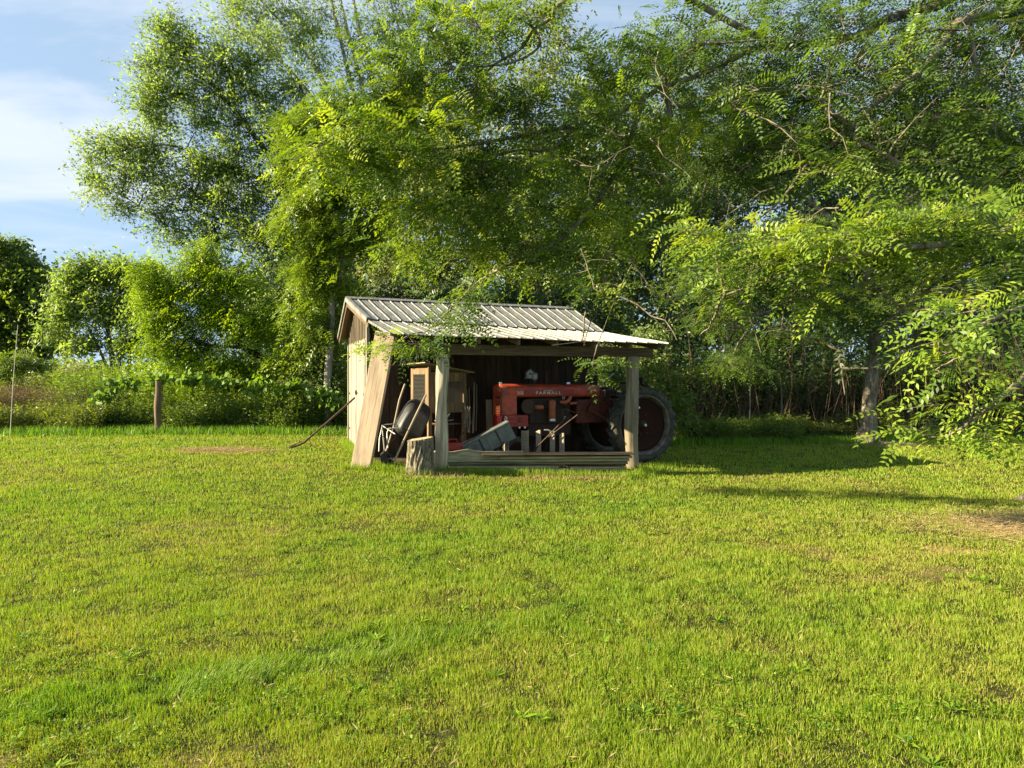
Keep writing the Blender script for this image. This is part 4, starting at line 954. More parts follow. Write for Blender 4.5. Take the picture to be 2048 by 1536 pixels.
# hood: sections along x of a rounded box
hz0, hz1 = z_(1.30), z_(1.575)
secs = [(3.0, .10, .60, .80), (2.985, .17, .35, .92), (2.93, .205, .10, .985), (2.80, .215, .0, 1.0), (2.3, .215, .0, 1.0), (1.7, .215, .0, .99), (1.2, .212, .0, .97), (.95, .205, .0, .95), (.72, .19, .0, .93), (.66, .16, .1, .88)]
m = MB(); V = []; nn = 24
for x, hw, lo, hi in secs:
    za = hz0 + (hz1 - hz0) * lo; zb_ = hz0 + (hz1 - hz0) * hi; zc = (za + zb_) / 2
    for k in range(nn):
        q = -PI / 2 + 2 * PI * k / nn; c_, s_ = math.cos(q), math.sin(q)
        p = .35 if s_ < 0 else .72; V.append((x, hw * math.copysign(abs(c_) ** p, c_), zc + (zb_ - za) / 2 * math.copysign(abs(s_) ** (.35 if s_ < 0 else .72), s_)))
F = [(j * nn + k, (j + 1) * nn + k, (j + 1) * nn + (k + 1) % nn, j * nn + (k + 1) % nn) for j in range(len(secs) - 1) for k in range(nn)] + [tuple(range(nn)), tuple((len(secs) - 1) * nn + k for k in range(nn))[::-1]]
m.add(V, F, None, None, True); hood = m.build('hood', M['red'], tr)
m = MB(); m.box((1.90, .223, z_(1.40)), (1.14, .008, .105), grain=0); m.build('side_panel', M['redbright'], hood, bevel=.003)
letter('name_lettering', 'FARMALL', .088, 1.93, .228, z_(1.387), hood, M['letters'], 1.35, stretch=1.25)
letter('maker_lettering', 'McCORMICK', .030, 1.93, .228, z_(1.437), hood, M['letters'], 1.2, stretch=1.1)
letter('number_lettering', '200', .088, 2.56, .2185, z_(1.387), hood, M['letters'], 1.1)
m = MB(); m.tube([(2.90, .0, hz1 - .01), (2.90, 0, hz1 + .03)], .04, 14); m.build('radiator_cap', M['chrome'], hood)
m = MB(); m.tube([(1.35, .0, hz1 - .02), (1.35, 0, hz1 + .03)], .05, 14); m.build('fuel_cap', M['chrome'], hood)
m = MB(); m.tube([(1.85, -.02, hz1 - .03), (1.85, -.02, hz1 + .26)], .026, 12); m.tube([(1.85, -.02, hz1 + .24), (1.85, -.02, hz1 + .25)], .045, 12); m.build('exhaust_pipe', M['iron'], tr)
m = MB(); m.lathe([(.02, 0), (.05, .02), (.062, .05), (.062, .15), (.05, .165), (0, .17)], c=(2.14, .02, hz1 + .06), n=20); m.build('precleaner_jar', M['galv'], tr)
m = MB(); m.tube([(2.14, .02, hz1 - .03), (2.14, .02, hz1 + .07)], .03, 12); m.build('intake_pipe', M['iron'], tr)
# engine, side parts
m = MB(); m.box((1.85, 0, z_(1.02)), (.95, .30, .52), grain=0); m.box((1.85, 0, z_(.66)), (1.0, .24, .30), grain=0)
for k in range(4): m.box((1.50 + k * .22, .165, z_(1.12)), (.11, .04, .10))
m.build('engine_block', M['engine'], tr, bevel=.015)
m = MB(); m.tube([(2.38, .17, z_(1.12)), (2.38, .215, z_(1.12))], .15, 24); m.build('fan_pulley', M['iron'], tr)
m = MB(); m.lathe([(0, -.20), (.05, -.20), (.07, -.18), (.072, .16), (.055, .19), (0, .20)], c=(1.86, .255, z_(1.05)), n=22); m.build('oil_filter', M['orange'], tr)
m = MB(); m.lathe([(0, 0), (.075, 0), (.082, .03), (.06, .10), (0, .10)], c=(1.86, .255, z_(.80)), n=22); m.build('filter_bowl', M['chrome'], tr)
m = MB(); m.box((2.14, .20, z_(1.10)), (.17, .08, .09)); m.tube([(2.06, .23, z_(1.10)), (2.22, .23, z_(1.10))], .042, 12); m.build('generator', M['orange'], tr, bevel=.01)
m = MB(); m.tube([(1.66, .22, z_(1.20)), (1.55, .25, z_(1.19)), (1.48, .27, z_(1.24)), (1.42, .25, z_(1.32))], [.03, .045, .04, .03], 10); m.tube([(1.45, .26, z_(1.17)), (1.30, .27, z_(1.18))], .03, 10); m.build('manifold_elbow', M['orange'], tr)
m = MB(); m.lathe([(.018, -.006), (.03, -.006), (.03, .006), (.018, .006), (.018, -.006)], axis='y', c=(1.56, .235, z_(.88)), n=16); m.build('lifting_ring', M['chrome'], tr); m = MB(); m.lathe([(.018, -.006), (.03, -.006), (.03, .006), (.018, .006), (.018, -.006)], axis='y', c=(1.58, .225, z_(1.285)), n=16); m.build('lifting_ring', M['chrome'], tr)
m = MB(); m.box((.62, 0, z_(1.0)), (1.25, .40, .50), grain=0); m.box((.1, 0, z_(.82)), (.5, .46, .56)); m.build('transmission_housing', M['shadedred'], tr, bevel=.03)
m = MB(); m.tube([(0, -.7, RW), (0, .72, RW)], .07, 14); m.build('rear_axle', M['engine'], tr)
m = MB(); m.beam((1.02, .27, z_(1.05)), (.38, .32, z_(.72)), .03, .06); m.beam((1.02, .26, z_(1.0)), (.85, .27, z_(1.3)), .02, .04); m.build('brake_pedal', M['shadedred'], tr)
m = MB(); m.box((.72, 0, z_(1.33)), (.34, .34, .24)); m.build('dash', M['shadedred'], tr, bevel=.02)
m = MB(); m.tube([(.86, .10, z_(1.38)), (.30, .12, z_(1.80))], .022, 10); m.build('steering_shaft', M['galv'], tr)
m = MB(); cxs = Vector((.27, .12, z_(1.82))); ax = Vector((-.80, 0, .60)).normalized(); Mx = ax.to_track_quat('Z', 'Y').to_matrix()
ring = [cxs + Mx @ Vector((.21 * math.cos(q), .21 * math.sin(q), 0)) for q in np.linspace(0, 2 * PI, 33)]
m.tube(ring, .013, 8, False)
for q in (0, 2.1, 4.2): m.tube([cxs, cxs + Mx @ Vector((.2 * math.cos(q), .2 * math.sin(q), 0))], .008, 6)
m.build('steering_wheel', M['black'], tr)
for x, y in ((.92, .25), (.62, .28)):
    m = MB(); m.lathe([(0, 0), (.024, .004), (.028, .02), (.015, .05), (0, .055)], axis='x', c=(x, y, z_(1.43)), n=14); m.tube([(x, y, z_(1.43)), (x - .02, y - .04, z_(1.30))], .008, 5); m.build('lamp', M['chrome'], tr)
m = MB(); m.lathe([(0, .0), (.10, .005), (.19, .03), (.225, .07), (.22, .075), (.18, .045), (.09, .02), (0, .015)], c=(-.16, .05, z_(1.53)), n=26); m.tube([(-.16, .05, z_(1.54)), (.0, .05, z_(1.35)), (.2, .05, z_(1.2))], .018, 8); m.box((-.38, .05, z_(1.63)), (.03, .36, .18)); m.build('seat', M['iron'], tr)
m = MB()
for k in range(9):
    q0 = R(35 + 10 * k); q1 = R(45 + 10 * k); r_ = .86
    m.add([(r_ * math.cos(q0), .30, RW + r_ * math.sin(q0)), (r_ * math.cos(q1), .30, RW + r_ * math.sin(q1)), (r_ * math.cos(q1), .52, RW + r_ * math.sin(q1)), (r_ * math.cos(q0), .52, RW + r_ * math.sin(q0))], [(0, 1, 2, 3)], None, .5)
o = m.build('fender', M['iron'], tr); so = o.modifiers.new('t', 'SOLIDIFY'); so.thickness = .006
for (x0, z0_, x1, z1_) in ((.5, 1.28, .62, 1.62), (.35, 1.25, .30, 1.55)):
    m = MB(); m.tube([(x0, .22, z_(z0_)), (x1, .24, z_(z1_))], .010, 6); m.build('lever', M['iron'], tr)
m = MB(); m.box((.45, .52, z_(1.03)), (.03, .02, .18)); m.tube([(.45, .52, z_(1.03)), (.12, .55, z_(1.03))], .012, 6); m.build('hitch_rod', M['galv'], tr)

# ------------------------------------------------------------------ trees
def pb_(cr, px, py, D, rx, ry, rd, n, **k):
    """a foliage mass at a real place: centre seen at px,py at distance D, half sizes rx, ry in the same measure, rd metres deep"""
    s_ = D / FPX; cr.blob(W(px, py, D), (rx * s_, rd, ry * s_), n, **k)
def PL(*a): return [W(*q) for q in a]
def base(px, D, dz=0): x = (px - 1024) / FPX * D; return np.array([x, D, g(x, D) + dz])
SIMPLE = lambda L, W_, **k: dict(kind='simple', L=L, W=W_, **k)
COMP = lambda L, ll, lw, pairs, **k: dict(kind='compound', L=L, ll=ll, lw=lw, pairs=pairs, **k)

# T1: round dark tree at the far left
c = Crown(101, SIMPLE(.30, .17, jit=.15), base(10, 46))
b0 = base(10, 46); c.limb([b0, b0 + [0, 0, 2.5], b0 + [.2, 0, 5]], .35, .15)
for px, py, rx, ry, n in ((10, 545, 60, 55, 60), (55, 560, 40, 50, 40), (0, 620, 70, 60, 60), (65, 630, 42, 60, 45), (30, 690, 80, 45, 60), (85, 690, 30, 40, 25), (-60, 600, 70, 90, 40), (15, 500, 30, 22, 14)):
    pb_(c, px, py, 46, rx, ry, 1.8, n, tw=6, k=16, spread=.55)
finish(c, 'broadleaf_tree', 'round dark green tree at the far left edge against the sky', 'tree', M['bark'], M['lf_mid'])
# T2: airy tree with several thin stems
c = Crown(102, SIMPLE(.24, .09, jit=.18), base(215, 36)); b0 = base(240, 36)
for px, py in ((150, 600), (190, 560), (240, 560), (290, 580), (215, 640)):
    c.limb([b0 + [c.rng.normal(0, .2), 0, -.2], (b0 * .6 + W(px, py, 36) * .4) + [0, 0, .3], W(px, py, 36)], .12, .03, 6)
for px, py, rx, ry, n in ((150, 570, 38, 40, 45), (185, 545, 40, 30, 45), (240, 550, 45, 30, 50), (290, 560, 40, 35, 45), (140, 625, 42, 35, 45), (215, 615, 60, 50, 70), (290, 640, 50, 50, 50), (170, 690, 45, 25, 30), (260, 690, 50, 25, 30), (112, 660, 25, 25, 16)):
    pb_(c, px, py, 36, rx, ry, 1.3, n, tw=5, k=10, spread=.4, flat=.9, limb_r=.035)
finish(c, 'broadleaf_tree', 'feathery mid green tree with several thin stems right of the dark round tree', 'tree', M['bark'], M['lf_willow'])
# T3: bright yellow green tree, crooked stem
c = Crown(103, COMP(.24, .085, .032, 3, droop=.5, jit=.08, along=.4, hang=.5), base(566, 21.5)); b0 = base(566, 21.5)
c.limb([b0, W(566, 811, 21.5), W(561, 759, 21.5), W(547, 726, 21.3), W(510, 708, 21.2), W(486, 694, 21), W(465, 659, 21), W(423, 607, 21), W(380, 560, 21)], .15, .05)
c.limb([W(547, 726, 21.3), W(590, 690, 21.4), W(620, 640, 21.6)], .08, .03)
c.limb([W(486, 694, 21), W(420, 690, 21), W(350, 660, 20.8)], .06, .02)
for px, py, rx, ry, n in ((330, 570, 45, 40, 34), (400, 535, 50, 32, 34), (330, 640, 50, 40, 36), (420, 620, 55, 55, 44), (300, 610, 28, 50, 22), (370, 700, 60, 40, 36), (470, 560, 45, 40, 26), (500, 650, 50, 45, 30), (470, 740, 60, 35, 34), (310, 700, 35, 30, 16), (570, 630, 45, 50, 26), (600, 720, 50, 50, 26), (420, 500, 30, 20, 9), (300, 540, 20, 18, 8)):
    pb_(c, px, py, 21, rx, ry, .9, n, tw=6, k=6, spread=.28, limb_r=.03, subr=.012)
finish(c, 'sapling_tree', 'bright yellow green leafy tree with a crooked dark stem left of the shed', 'tree', M['barkdark'], M['lf_yellow'])
# T4: large spreading willow like tree leaning out to the left
c = Crown(104, SIMPLE(.145, .058, jit=.09), base(690, 27)); b0 = base(700, 27); D = 27
c.limb([b0, W(690, 760, D), W(660, 640, D), W(630, 520, D), W(600, 440, D), W(588, 410, D)], .34, .16, 9)
c.limb(PL((588, 410, D), (565, 360, D), (547, 325, D), (500, 260, D), (461, 212, D), (427, 171, D), (390, 150, D), (350, 130, D)), .15, .03)
c.limb(PL((588, 415, D), (577, 383, D), (545, 366, D), (512, 355, D), (458, 342, D), (393, 308, D), (330, 290, D), (250, 300, D)), .12, .025)
c.limb(PL((640, 480, D), (615, 320, D), (560, 230, D), (510, 190, D), (460, 150, D)), .11, .03)
c.limb(PL((620, 510, D), (520, 480, D), (440, 440, D), (380, 420, D), (300, 430, D)), .09, .02)
c.limb(PL((640, 560, D), (560, 540, D), (470, 500, D), (370, 492, D)), .06, .015)
c.limb(PL((630, 500, D), (640, 330, D), (620, 230, D), (600, 170, D)), .13, .04)
for px, py, rx, ry, n in ((335, 65, 45, 38, 46), (370, 110, 65, 35, 60), (450, 130, 60, 40, 55), (310, 140, 40, 28, 30), (300, 215, 40, 28, 34), (360, 190, 60, 35, 50), (430, 190, 60, 40, 50), (500, 130, 60, 40, 42), (520, 190, 60, 45, 45), (400, 250, 50, 30, 32), (320, 250, 30, 18, 14), (210, 300, 40, 26, 32), (260, 290, 45, 28, 40), (190, 360, 26, 38, 26), (250, 350, 45, 30, 34), (310, 300, 45, 28, 34), (310, 370, 45, 28, 26), (235, 415, 28, 30, 20), (400, 330, 60, 35, 50), (390, 390, 55, 35, 50), (470, 400, 60, 40, 60), (330, 450, 55, 22, 34), (430, 460, 60, 28, 44), (480, 300, 50, 40, 40), (560, 280, 55, 55, 55), (560, 420, 60, 60, 60), (520, 490, 60, 35, 45), (600, 350, 50, 60, 45), (360, 485, 45, 12, 12), (580, 180, 50, 45, 34), (620, 250, 50, 50, 34), (480, 250, 45, 35, 26), (300, 180, 40, 40, 22), (440, 350, 50, 30, 24), (340, 400, 45, 35, 20), (520, 350, 45, 40, 30), (540, 90, 45, 35, 22), (640, 400, 50, 50, 34), (560, 530, 50, 40, 34), (500, 450, 50, 40, 30), (600, 480, 45, 50, 34), (440, 330, 50, 30, 26), (580, 340, 50, 50, 34), (540, 600, 50, 40, 30), (640, 560, 45, 50, 30)):
    pb_(c, px, py, D, rx, ry * 1.35, 1.3, int(n * .78), tw=6, k=10, spread=.40, flat=.8, limb_r=.03, subr=.014)
finish(c, 'broadleaf_tree', 'large spreading tree reaching its open limbs out over the left sky', 'tree', M['barkdark'], M['lf_willow'])
# T5: tall many stemmed tree behind, thin grey stems at the top
c = Crown(105, SIMPLE(.16, .062, jit=.09), base(790, 31)); D = 31; b0 = base(790, 31)
for tops in (((760, 420, D), (700, 160, D), (662, 0, D), (640, -90, D)), ((765, 400, D), (730, 200, D), (690, 40, D), (670, -60, D)), ((770, 380, D), (750, 180, D), (712, 30, D), (700, -80, D)), ((780, 400, D), (700, 250, D), (600, 90, D), (520, 0, D)), ((780, 420, D), (650, 230, D), (560, 120, D), (470, 60, D)), ((790, 400, D), (820, 200, D), (830, 50, D), (850, -60, D)), ((790, 420, D), (880, 250, D), (930, 100, D), (960, 0, D)), ((790, 420, D), (760, 300, D), (810, 130, D), (780, 0, D))):
    c.limb([b0 + [c.rng.normal(0, .3), 0, 0], W(785, 600, D)] + PL(*tops), .20, .035, 7)
for px, py, rx, ry, n in ((470, 10, 50, 25, 24), (520, 40, 60, 30, 28), (570, 20, 60, 35, 30), (460, 60, 40, 25, 16), (600, 70, 60, 40, 32), (560, 90, 50, 30, 20), (640, 20, 50, 40, 20), (640, 130, 50, 40, 26), (700, 80, 50, 60, 22), (760, 40, 60, 60, 34), (740, 150, 60, 50, 36), (820, 60, 60, 60, 46), (840, 170, 70, 60, 56), (900, 80, 60, 60, 44), (930, 30, 60, 50, 36), (960, 120, 60, 60, 50), (900, 240, 80, 60, 60), (700, 250, 70, 60, 44), (1000, 50, 50, 50, 36), (500, -30, 80, 30, 14), (700, -40, 100, 40, 20), (880, -30, 100, 40, 30)):
    pb_(c, px, py, D, rx, ry, 1.8, n, tw=5, k=8, spread=.45, flat=.9, limb_r=.03, subr=.014)
finish(c, 'broadleaf_tree', 'tall many stemmed tree with thin grey stems at the top left of centre', 'tree', M['barkgrey'], M['lf_willow'])
# T6: tree with large bright compound leaves, left of centre
c = Crown(106, COMP(.40, .13, .036, 6, droop=.55, jit=.10, along=.4, hang=.35), base(650, 20)); D = 20; b0 = base(655, 20)
c.limb([b0, W(655, 760, D), W(665, 600, D), W(650, 450, D), W(640, 330, D), W(660, 240, D)], .13, .03)
c.limb(PL((660, 620, D), (700, 480, D), (740, 360, D), (760, 280, D)), .08, .02)
for px, py, rx, ry, n in ((600, 260, 40, 40, 9), (640, 220, 40, 40, 10), (610, 330, 45, 40, 14), (670, 300, 50, 50, 15), (630, 400, 50, 40, 16), (700, 380, 50, 50, 16), (740, 300, 50, 50, 12), (640, 480, 50, 40, 15), (710, 470, 50, 50, 15), (590, 440, 35, 40, 9), (650, 560, 60, 45, 16), (760, 220, 45, 40, 8), (610, 540, 45, 40, 10), (760, 420, 40, 50, 10), (700, 220, 45, 35, 8), (620, 640, 50, 45, 12)):
    pb_(c, px, py, D, rx, ry, .8, n, tw=5, k=5, spread=.36, limb_r=.03, subr=.012)
finish(c, 'compound_leaf_tree', 'slender tree with large drooping feather shaped leaves rising left behind the shed roof', 'tree', M['barkgrey'], M['lf_heaven'])
# T7: broad dense tree behind the roof
c = Crown(107, SIMPLE(.155, .07, jit=.10), base(960, 25)); D = 25; b0 = base(960, 25)
for a in (((900, 560, D), (860, 420, D), (820, 300, D)), ((970, 540, D), (960, 380, D), (950, 200, D)), ((1020, 560, D), (1090, 400, D), (1130, 260, D)), ((930, 600, D), (840, 520, D), (780, 470, D)), ((1000, 600, D), (1120, 520, D), (1230, 440, D))):
    c.limb([b0, W(960, 680, D)] + PL(*a), .2, .04, 7)
for px, py, rx, ry, n in ((800, 480, 60, 45, 44), (780, 550, 60, 40, 44), (860, 420, 70, 50, 55), (870, 520, 70, 50, 50), (840, 330, 60, 50, 36), (940, 330, 70, 60, 50), (960, 440, 80, 60, 60), (950, 540, 80, 50, 50), (1040, 380, 70, 60, 55), (1050, 500, 80, 60, 60), (1060, 270, 60, 60, 46), (980, 210, 60, 60, 40), (1080, 180, 60, 50, 44), (1120, 90, 45, 60, 26), (1090, 30, 50, 60, 26), (1140, 320, 60, 60, 50), (1150, 440, 60, 60, 50), (1100, 580, 80, 40, 40), (880, 590, 80, 40, 36), (1160, 230, 50, 50, 30)):
    pb_(c, px, py, D, rx, ry, 1.5, int(n * .85), tw=5, k=9, spread=.42, flat=.9, limb_r=.03, subr=.014)
finish(c, 'broadleaf_tree', 'broad dense olive green tree directly behind the shed roof', 'tree', M['bark'], M['lf_olive'])
# T8: second locust, mottled trunk standing at the wood's edge
c = Crown(108, COMP(.22, .055, .02, 5, droop=.35, jit=.12, along=.5, hang=.2), base(1735, 19.5)); D = 19.5; b0 = base(1735, 19.5)
c.limb([b0 + [0, 0, -.1], b0 + [.02, 0, .4], W(1737, 820, D), W(1745, 740, D), W(1750, 640, D), W(1735, 520, D), W(1740, 380, D), W(1760, 240, D)], .29, .03, 12)
flare(c, b0, .26)
c.limb(PL((1748, 660, D), (1660, 560, D), (1560, 500, D), (1450, 470, D)), .11, .03)
c.limb(PL((1748, 620, D), (1850, 540, D), (1960, 480, D)), .10, .03)
c.limb(PL((1738, 520, D), (1640, 420, D), (1520, 330, D)), .10, .03)
c.limb(PL((1738, 480, D), (1840, 380, D), (1980, 330, D)), .10, .03)
for px, py, rx, ry, n in ((1480, 480, 70, 45, 15), (1580, 470, 70, 50, 16), (1680, 480, 70, 50, 16), (1800, 470, 70, 50, 16), (1920, 460, 80, 60, 16), (1500, 580, 80, 45, 20), (1600, 600, 80, 45, 20), (1700, 610, 80, 45, 20), (1820, 590, 80, 50, 20), (1940, 580, 80, 60, 18), (1440, 640, 60, 36, 9), (1540, 670, 70, 28, 8), (1650, 680, 60, 26, 7), (1800, 680, 70, 35, 6), (1520, 340, 80, 60, 14), (1640, 330, 80, 60, 14), (1780, 300, 80, 70, 14), (1920, 320, 90, 70, 14), (1850, 730, 60, 20, 3), (1450, 730, 60, 25, 12), (1400, 560, 60, 50, 14)):
    pb_(c, px, py, D - .5, rx, ry, 1.3, n, tw=6, k=9, spread=.42, limb_r=.035, subr=.013, tintb=-.1)
finish(c, 'locust_tree', 'locust tree with a pale mottled trunk flaring at the wood edge', 'tree', M['barklight'], M['lf_locust'])
# wood behind on the right: individual trees with slim trunks, dark crowns
WL = [(1210, 24.5, 'slim dark tree just right of the shed roof end'), (1330, 26, 'tall thin stemmed tree behind the tractor wheel'), (1450, 28, 'dark tree behind the hanging dead canes'), (1590, 27, 'dark tree left of the mottled locust trunk'), (1830, 26, 'dark tree right behind the mottled locust trunk'), (1960, 25, 'dark tree at the right edge of the wood'), (2090, 27, 'dark tree whose crown closes the right edge of the photo')]
for i, (px, D, lab) in enumerate(WL):
    c = Crown(200 + i, SIMPLE(.16, .075, jit=.15), base(px, D)); b0 = base(px, D)
    c.limb([b0, W(px + 5, 640, D), W(px - 10, 400, D), W(px + 10, 150, D)], .16, .05, 7)
    r2 = np.random.default_rng(300 + i)
    for k in range(15):
        py = 700 - 40 * k; xx = px + r2.uniform(-80, 80)
        if 1140 < xx < 1300 and py < 170: continue
        pb_(c, xx, py, D + r2.uniform(-1, 1.5), 85, 50, 1.3, 20 if py < 620 else 12, tw=5, k=8, spread=.5, flat=.9, limb_r=.035, subr=.014, tintb=-.05)
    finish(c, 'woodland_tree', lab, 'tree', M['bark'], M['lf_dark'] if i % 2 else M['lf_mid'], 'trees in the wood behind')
# far wood behind everything, reads as one mass
c = Crown(400, SIMPLE(.34, .19, jit=.3)); r2 = np.random.default_rng(7)
for i in range(150):
    px = r2.uniform(470, 2500); D = r2.uniform(36, 44); top = 260 if px > 1320 or px < 1120 else 330
    py = r2.uniform(top, 760); x = W(px, py, D)
    if px < 620: py = r2.uniform(560, 760)
    c.blob(W(px, py, D), (3.2, 2, 2.0), 14, tw=5, k=12, spread=.9, limb=False, root=W(px, py, D), subr=.02)
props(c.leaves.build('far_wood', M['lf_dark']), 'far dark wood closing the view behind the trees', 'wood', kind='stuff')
props(c.wood.build('far_wood_branches', M['barkdark'], None), 'dark branches and twigs of the far wood', 'branches', kind='stuff')

# ------------------------------------------------------------------ the near locust: trunk at the right edge, limbs arching over the lawn
nb = np.array([7.98, 10.3, g(7.98, 10.3)])
c = Crown(500, COMP(.30, .054, .0205, 7, droop=.28, jit=.05, along=.65, hang=.10, gap=.14), nb)
c.limb([nb + [0, 0, -.1], nb + [0, 0, .5], nb + [.02, -.05, 1.6], nb + [-.05, -.1, 2.8], nb + [-.1, -.2, 4.4]], .46, .30, 16)
flare(c, nb, .44, 8, .6)
tp_ = nb + [-.08, -.15, 3.6]; th_ = nb + [-.1, -.2, 4.3]
c.limb([th_] + PL((2120, 30, 8.9), (2048, 22, 8.5), (1942, 37, 8.3), (1908, 54, 8.2), (1875, 100, 8.1), (1842, 142, 8.0), (1783, 183, 7.9), (1733, 221, 7.9), (1700, 258, 7.8), (1671, 283, 7.8), (1617, 325, 7.7), (1562, 400, 7.6), (1500, 450, 7.5)), .078, .010, 9)
c.limb([th_] + PL((1990, -60, 9.2), (1883, 8, 9), (1825, 23, 9), (1762, 46, 8.9), (1720, 71, 8.9), (1671, 79, 8.8), (1575, 94, 8.7), (1508, 98, 8.6), (1446, 129, 8.5), (1387, 154, 8.4), (1325, 175, 8.3), (1230, 230, 8.2), (1160, 250, 8.1), (1100, 300, 8.0), (1040, 300, 7.9), (951, 320, 7.8), (889, 316, 7.7)), .080, .008, 9)
c.limb(PL((1700, 258, 7.8), (1662, 225, 7.7), (1640, 200, 7.7)), .035, .02, 7)
c.limb(PL((1690, 262, 7.8), (1717, 281, 7.75), (1760, 305, 7.7), (1802, 328, 7.7)), .032, .018, 8)
c.limb(PL((1940, 40, 8.3), (1946, 108, 8.2), (1956, 158, 8.15), (1979, 221, 8.1), (1985, 260, 8.1)), .032, .016, 8)
c.limb([tp_] + PL((2090, 120, 9.0), (2030, 112, 8.8), (1971, 133, 8.6), (1846, 137, 8.4), (1750, 140, 8.2)), .035, .010, 6)
c.limb([tp_] + PL((2140, 415, 9.4), (2048, 404, 9.2), (1990, 396, 9.1), (1930, 383, 9), (1870, 350, 8.9), (1800, 370, 8.8)), .055, .010, 8)
c.limb(PL((1560, 96, 8.7), (1450, 40, 8.4), (1300, -40, 8.2), (1200, -30, 8.0), (1115, 12, 7.9), (1104, 35, 7.9), (1069, 59, 7.85), (1041, 98, 7.8), (990, 129, 7.8), (951, 168, 7.75), (905, 211, 7.7), (860, 250, 7.7)), .040, .006, 8)
c.limb(PL((1069, 59, 7.85), (1080, 90, 7.8), (1050, 115, 7.75), (1000, 130, 7.7), (900, 140, 7.6), (800, 170, 7.6)), .02, .006, 6)
c.limb(PL((1325, 175, 8.3), (1340, 230, 8.3), (1310, 270, 8.3), (1300, 300, 8.3), (1330, 370, 8.3), (1345, 410, 8.3)), .035, .010, 6)
c.limb(PL((1290, 190, 8.3), (1240, 330, 8.2), (1180, 420, 8.1), (1120, 480, 8.1), (1040, 520, 8.2), (960, 560, 9.4), (900, 620, 10.3), (850, 665, 10.7)), .032, .009, 6)
c.limb(PL((1160, 250, 8.1), (1000, 280, 7.8), (860, 300, 7.6), (740, 300, 7.4), (640, 320, 7.4)), .025, .006, 6)
c.limb(PL((1345, 410, 8.3), (1270, 520, 8.8), (1230, 600, 9.8), (1195, 690, 10.6)), .014, .005, 5)
c.limb([nb + [-.2, -.2, 2.6]] + PL((2100, 430, 7.6), (2000, 470, 6.6), (1880, 490, 6.1), (1760, 500, 6.0), (1600, 540, 6.2), (1450, 590, 6.6)), .06, .008, 7)
c.limb([nb + [-.2, -.25, 2.4]] + PL((2200, 500, 7.0), (2150, 560, 5.8), (2080, 600, 5.2), (1980, 640, 4.9), (1900, 690, 4.8)), .05, .006, 7)
c.limb([nb + [-.2, -.25, 1.9]] + PL((2200, 600, 7.0), (2100, 700, 5.8), (2020, 780, 5.4), (1960, 830, 5.3), (1900, 870, 5.3), (1850, 875, 5.3)), .04, .005, 7)
c.limb(PL((2000, 470, 6.6), (1880, 560, 6.4), (1780, 640, 6.5), (1680, 700, 6.8)), .02, .005, 6)
NL = dict(limb_r=.016, subr=.007, wob=.10)
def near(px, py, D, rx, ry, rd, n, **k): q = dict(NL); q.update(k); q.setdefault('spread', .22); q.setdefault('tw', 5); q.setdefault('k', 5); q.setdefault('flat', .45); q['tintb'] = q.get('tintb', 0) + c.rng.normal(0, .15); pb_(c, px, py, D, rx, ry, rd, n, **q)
# upper right, dense; shade put into a darker leaf tint
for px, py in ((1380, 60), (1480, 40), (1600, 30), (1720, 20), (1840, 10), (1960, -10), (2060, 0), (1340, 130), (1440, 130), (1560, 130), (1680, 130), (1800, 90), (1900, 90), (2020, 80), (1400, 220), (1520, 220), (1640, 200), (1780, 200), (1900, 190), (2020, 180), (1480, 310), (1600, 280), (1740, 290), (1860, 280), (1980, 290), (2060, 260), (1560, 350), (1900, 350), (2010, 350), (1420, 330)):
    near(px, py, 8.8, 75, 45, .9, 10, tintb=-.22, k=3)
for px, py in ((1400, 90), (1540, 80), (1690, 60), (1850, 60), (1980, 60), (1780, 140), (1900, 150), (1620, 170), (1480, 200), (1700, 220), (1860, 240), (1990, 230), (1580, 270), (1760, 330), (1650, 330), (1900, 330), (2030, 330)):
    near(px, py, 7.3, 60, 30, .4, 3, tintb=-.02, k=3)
# the layered bright sprays of the middle
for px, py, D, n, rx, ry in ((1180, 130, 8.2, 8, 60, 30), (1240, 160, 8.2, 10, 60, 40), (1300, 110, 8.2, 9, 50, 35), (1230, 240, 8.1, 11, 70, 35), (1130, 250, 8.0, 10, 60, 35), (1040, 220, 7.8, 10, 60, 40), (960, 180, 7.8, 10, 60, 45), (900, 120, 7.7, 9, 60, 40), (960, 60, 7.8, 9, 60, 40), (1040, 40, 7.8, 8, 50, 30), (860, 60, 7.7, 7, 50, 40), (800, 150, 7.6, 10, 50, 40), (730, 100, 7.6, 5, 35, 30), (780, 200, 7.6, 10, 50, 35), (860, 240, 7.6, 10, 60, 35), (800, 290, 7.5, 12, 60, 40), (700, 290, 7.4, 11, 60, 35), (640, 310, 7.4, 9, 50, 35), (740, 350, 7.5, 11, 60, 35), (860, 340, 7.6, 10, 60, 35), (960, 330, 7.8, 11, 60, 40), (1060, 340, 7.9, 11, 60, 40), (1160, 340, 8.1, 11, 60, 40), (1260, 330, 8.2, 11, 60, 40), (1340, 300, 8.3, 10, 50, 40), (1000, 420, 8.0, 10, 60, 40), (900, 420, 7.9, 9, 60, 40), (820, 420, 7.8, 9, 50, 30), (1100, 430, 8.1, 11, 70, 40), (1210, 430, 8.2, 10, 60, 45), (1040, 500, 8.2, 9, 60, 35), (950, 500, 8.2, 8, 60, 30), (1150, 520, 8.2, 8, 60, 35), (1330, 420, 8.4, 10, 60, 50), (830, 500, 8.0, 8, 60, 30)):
    near(px, py, D, rx, ry, .5, int(n * .9), tintb=.10, k=3)
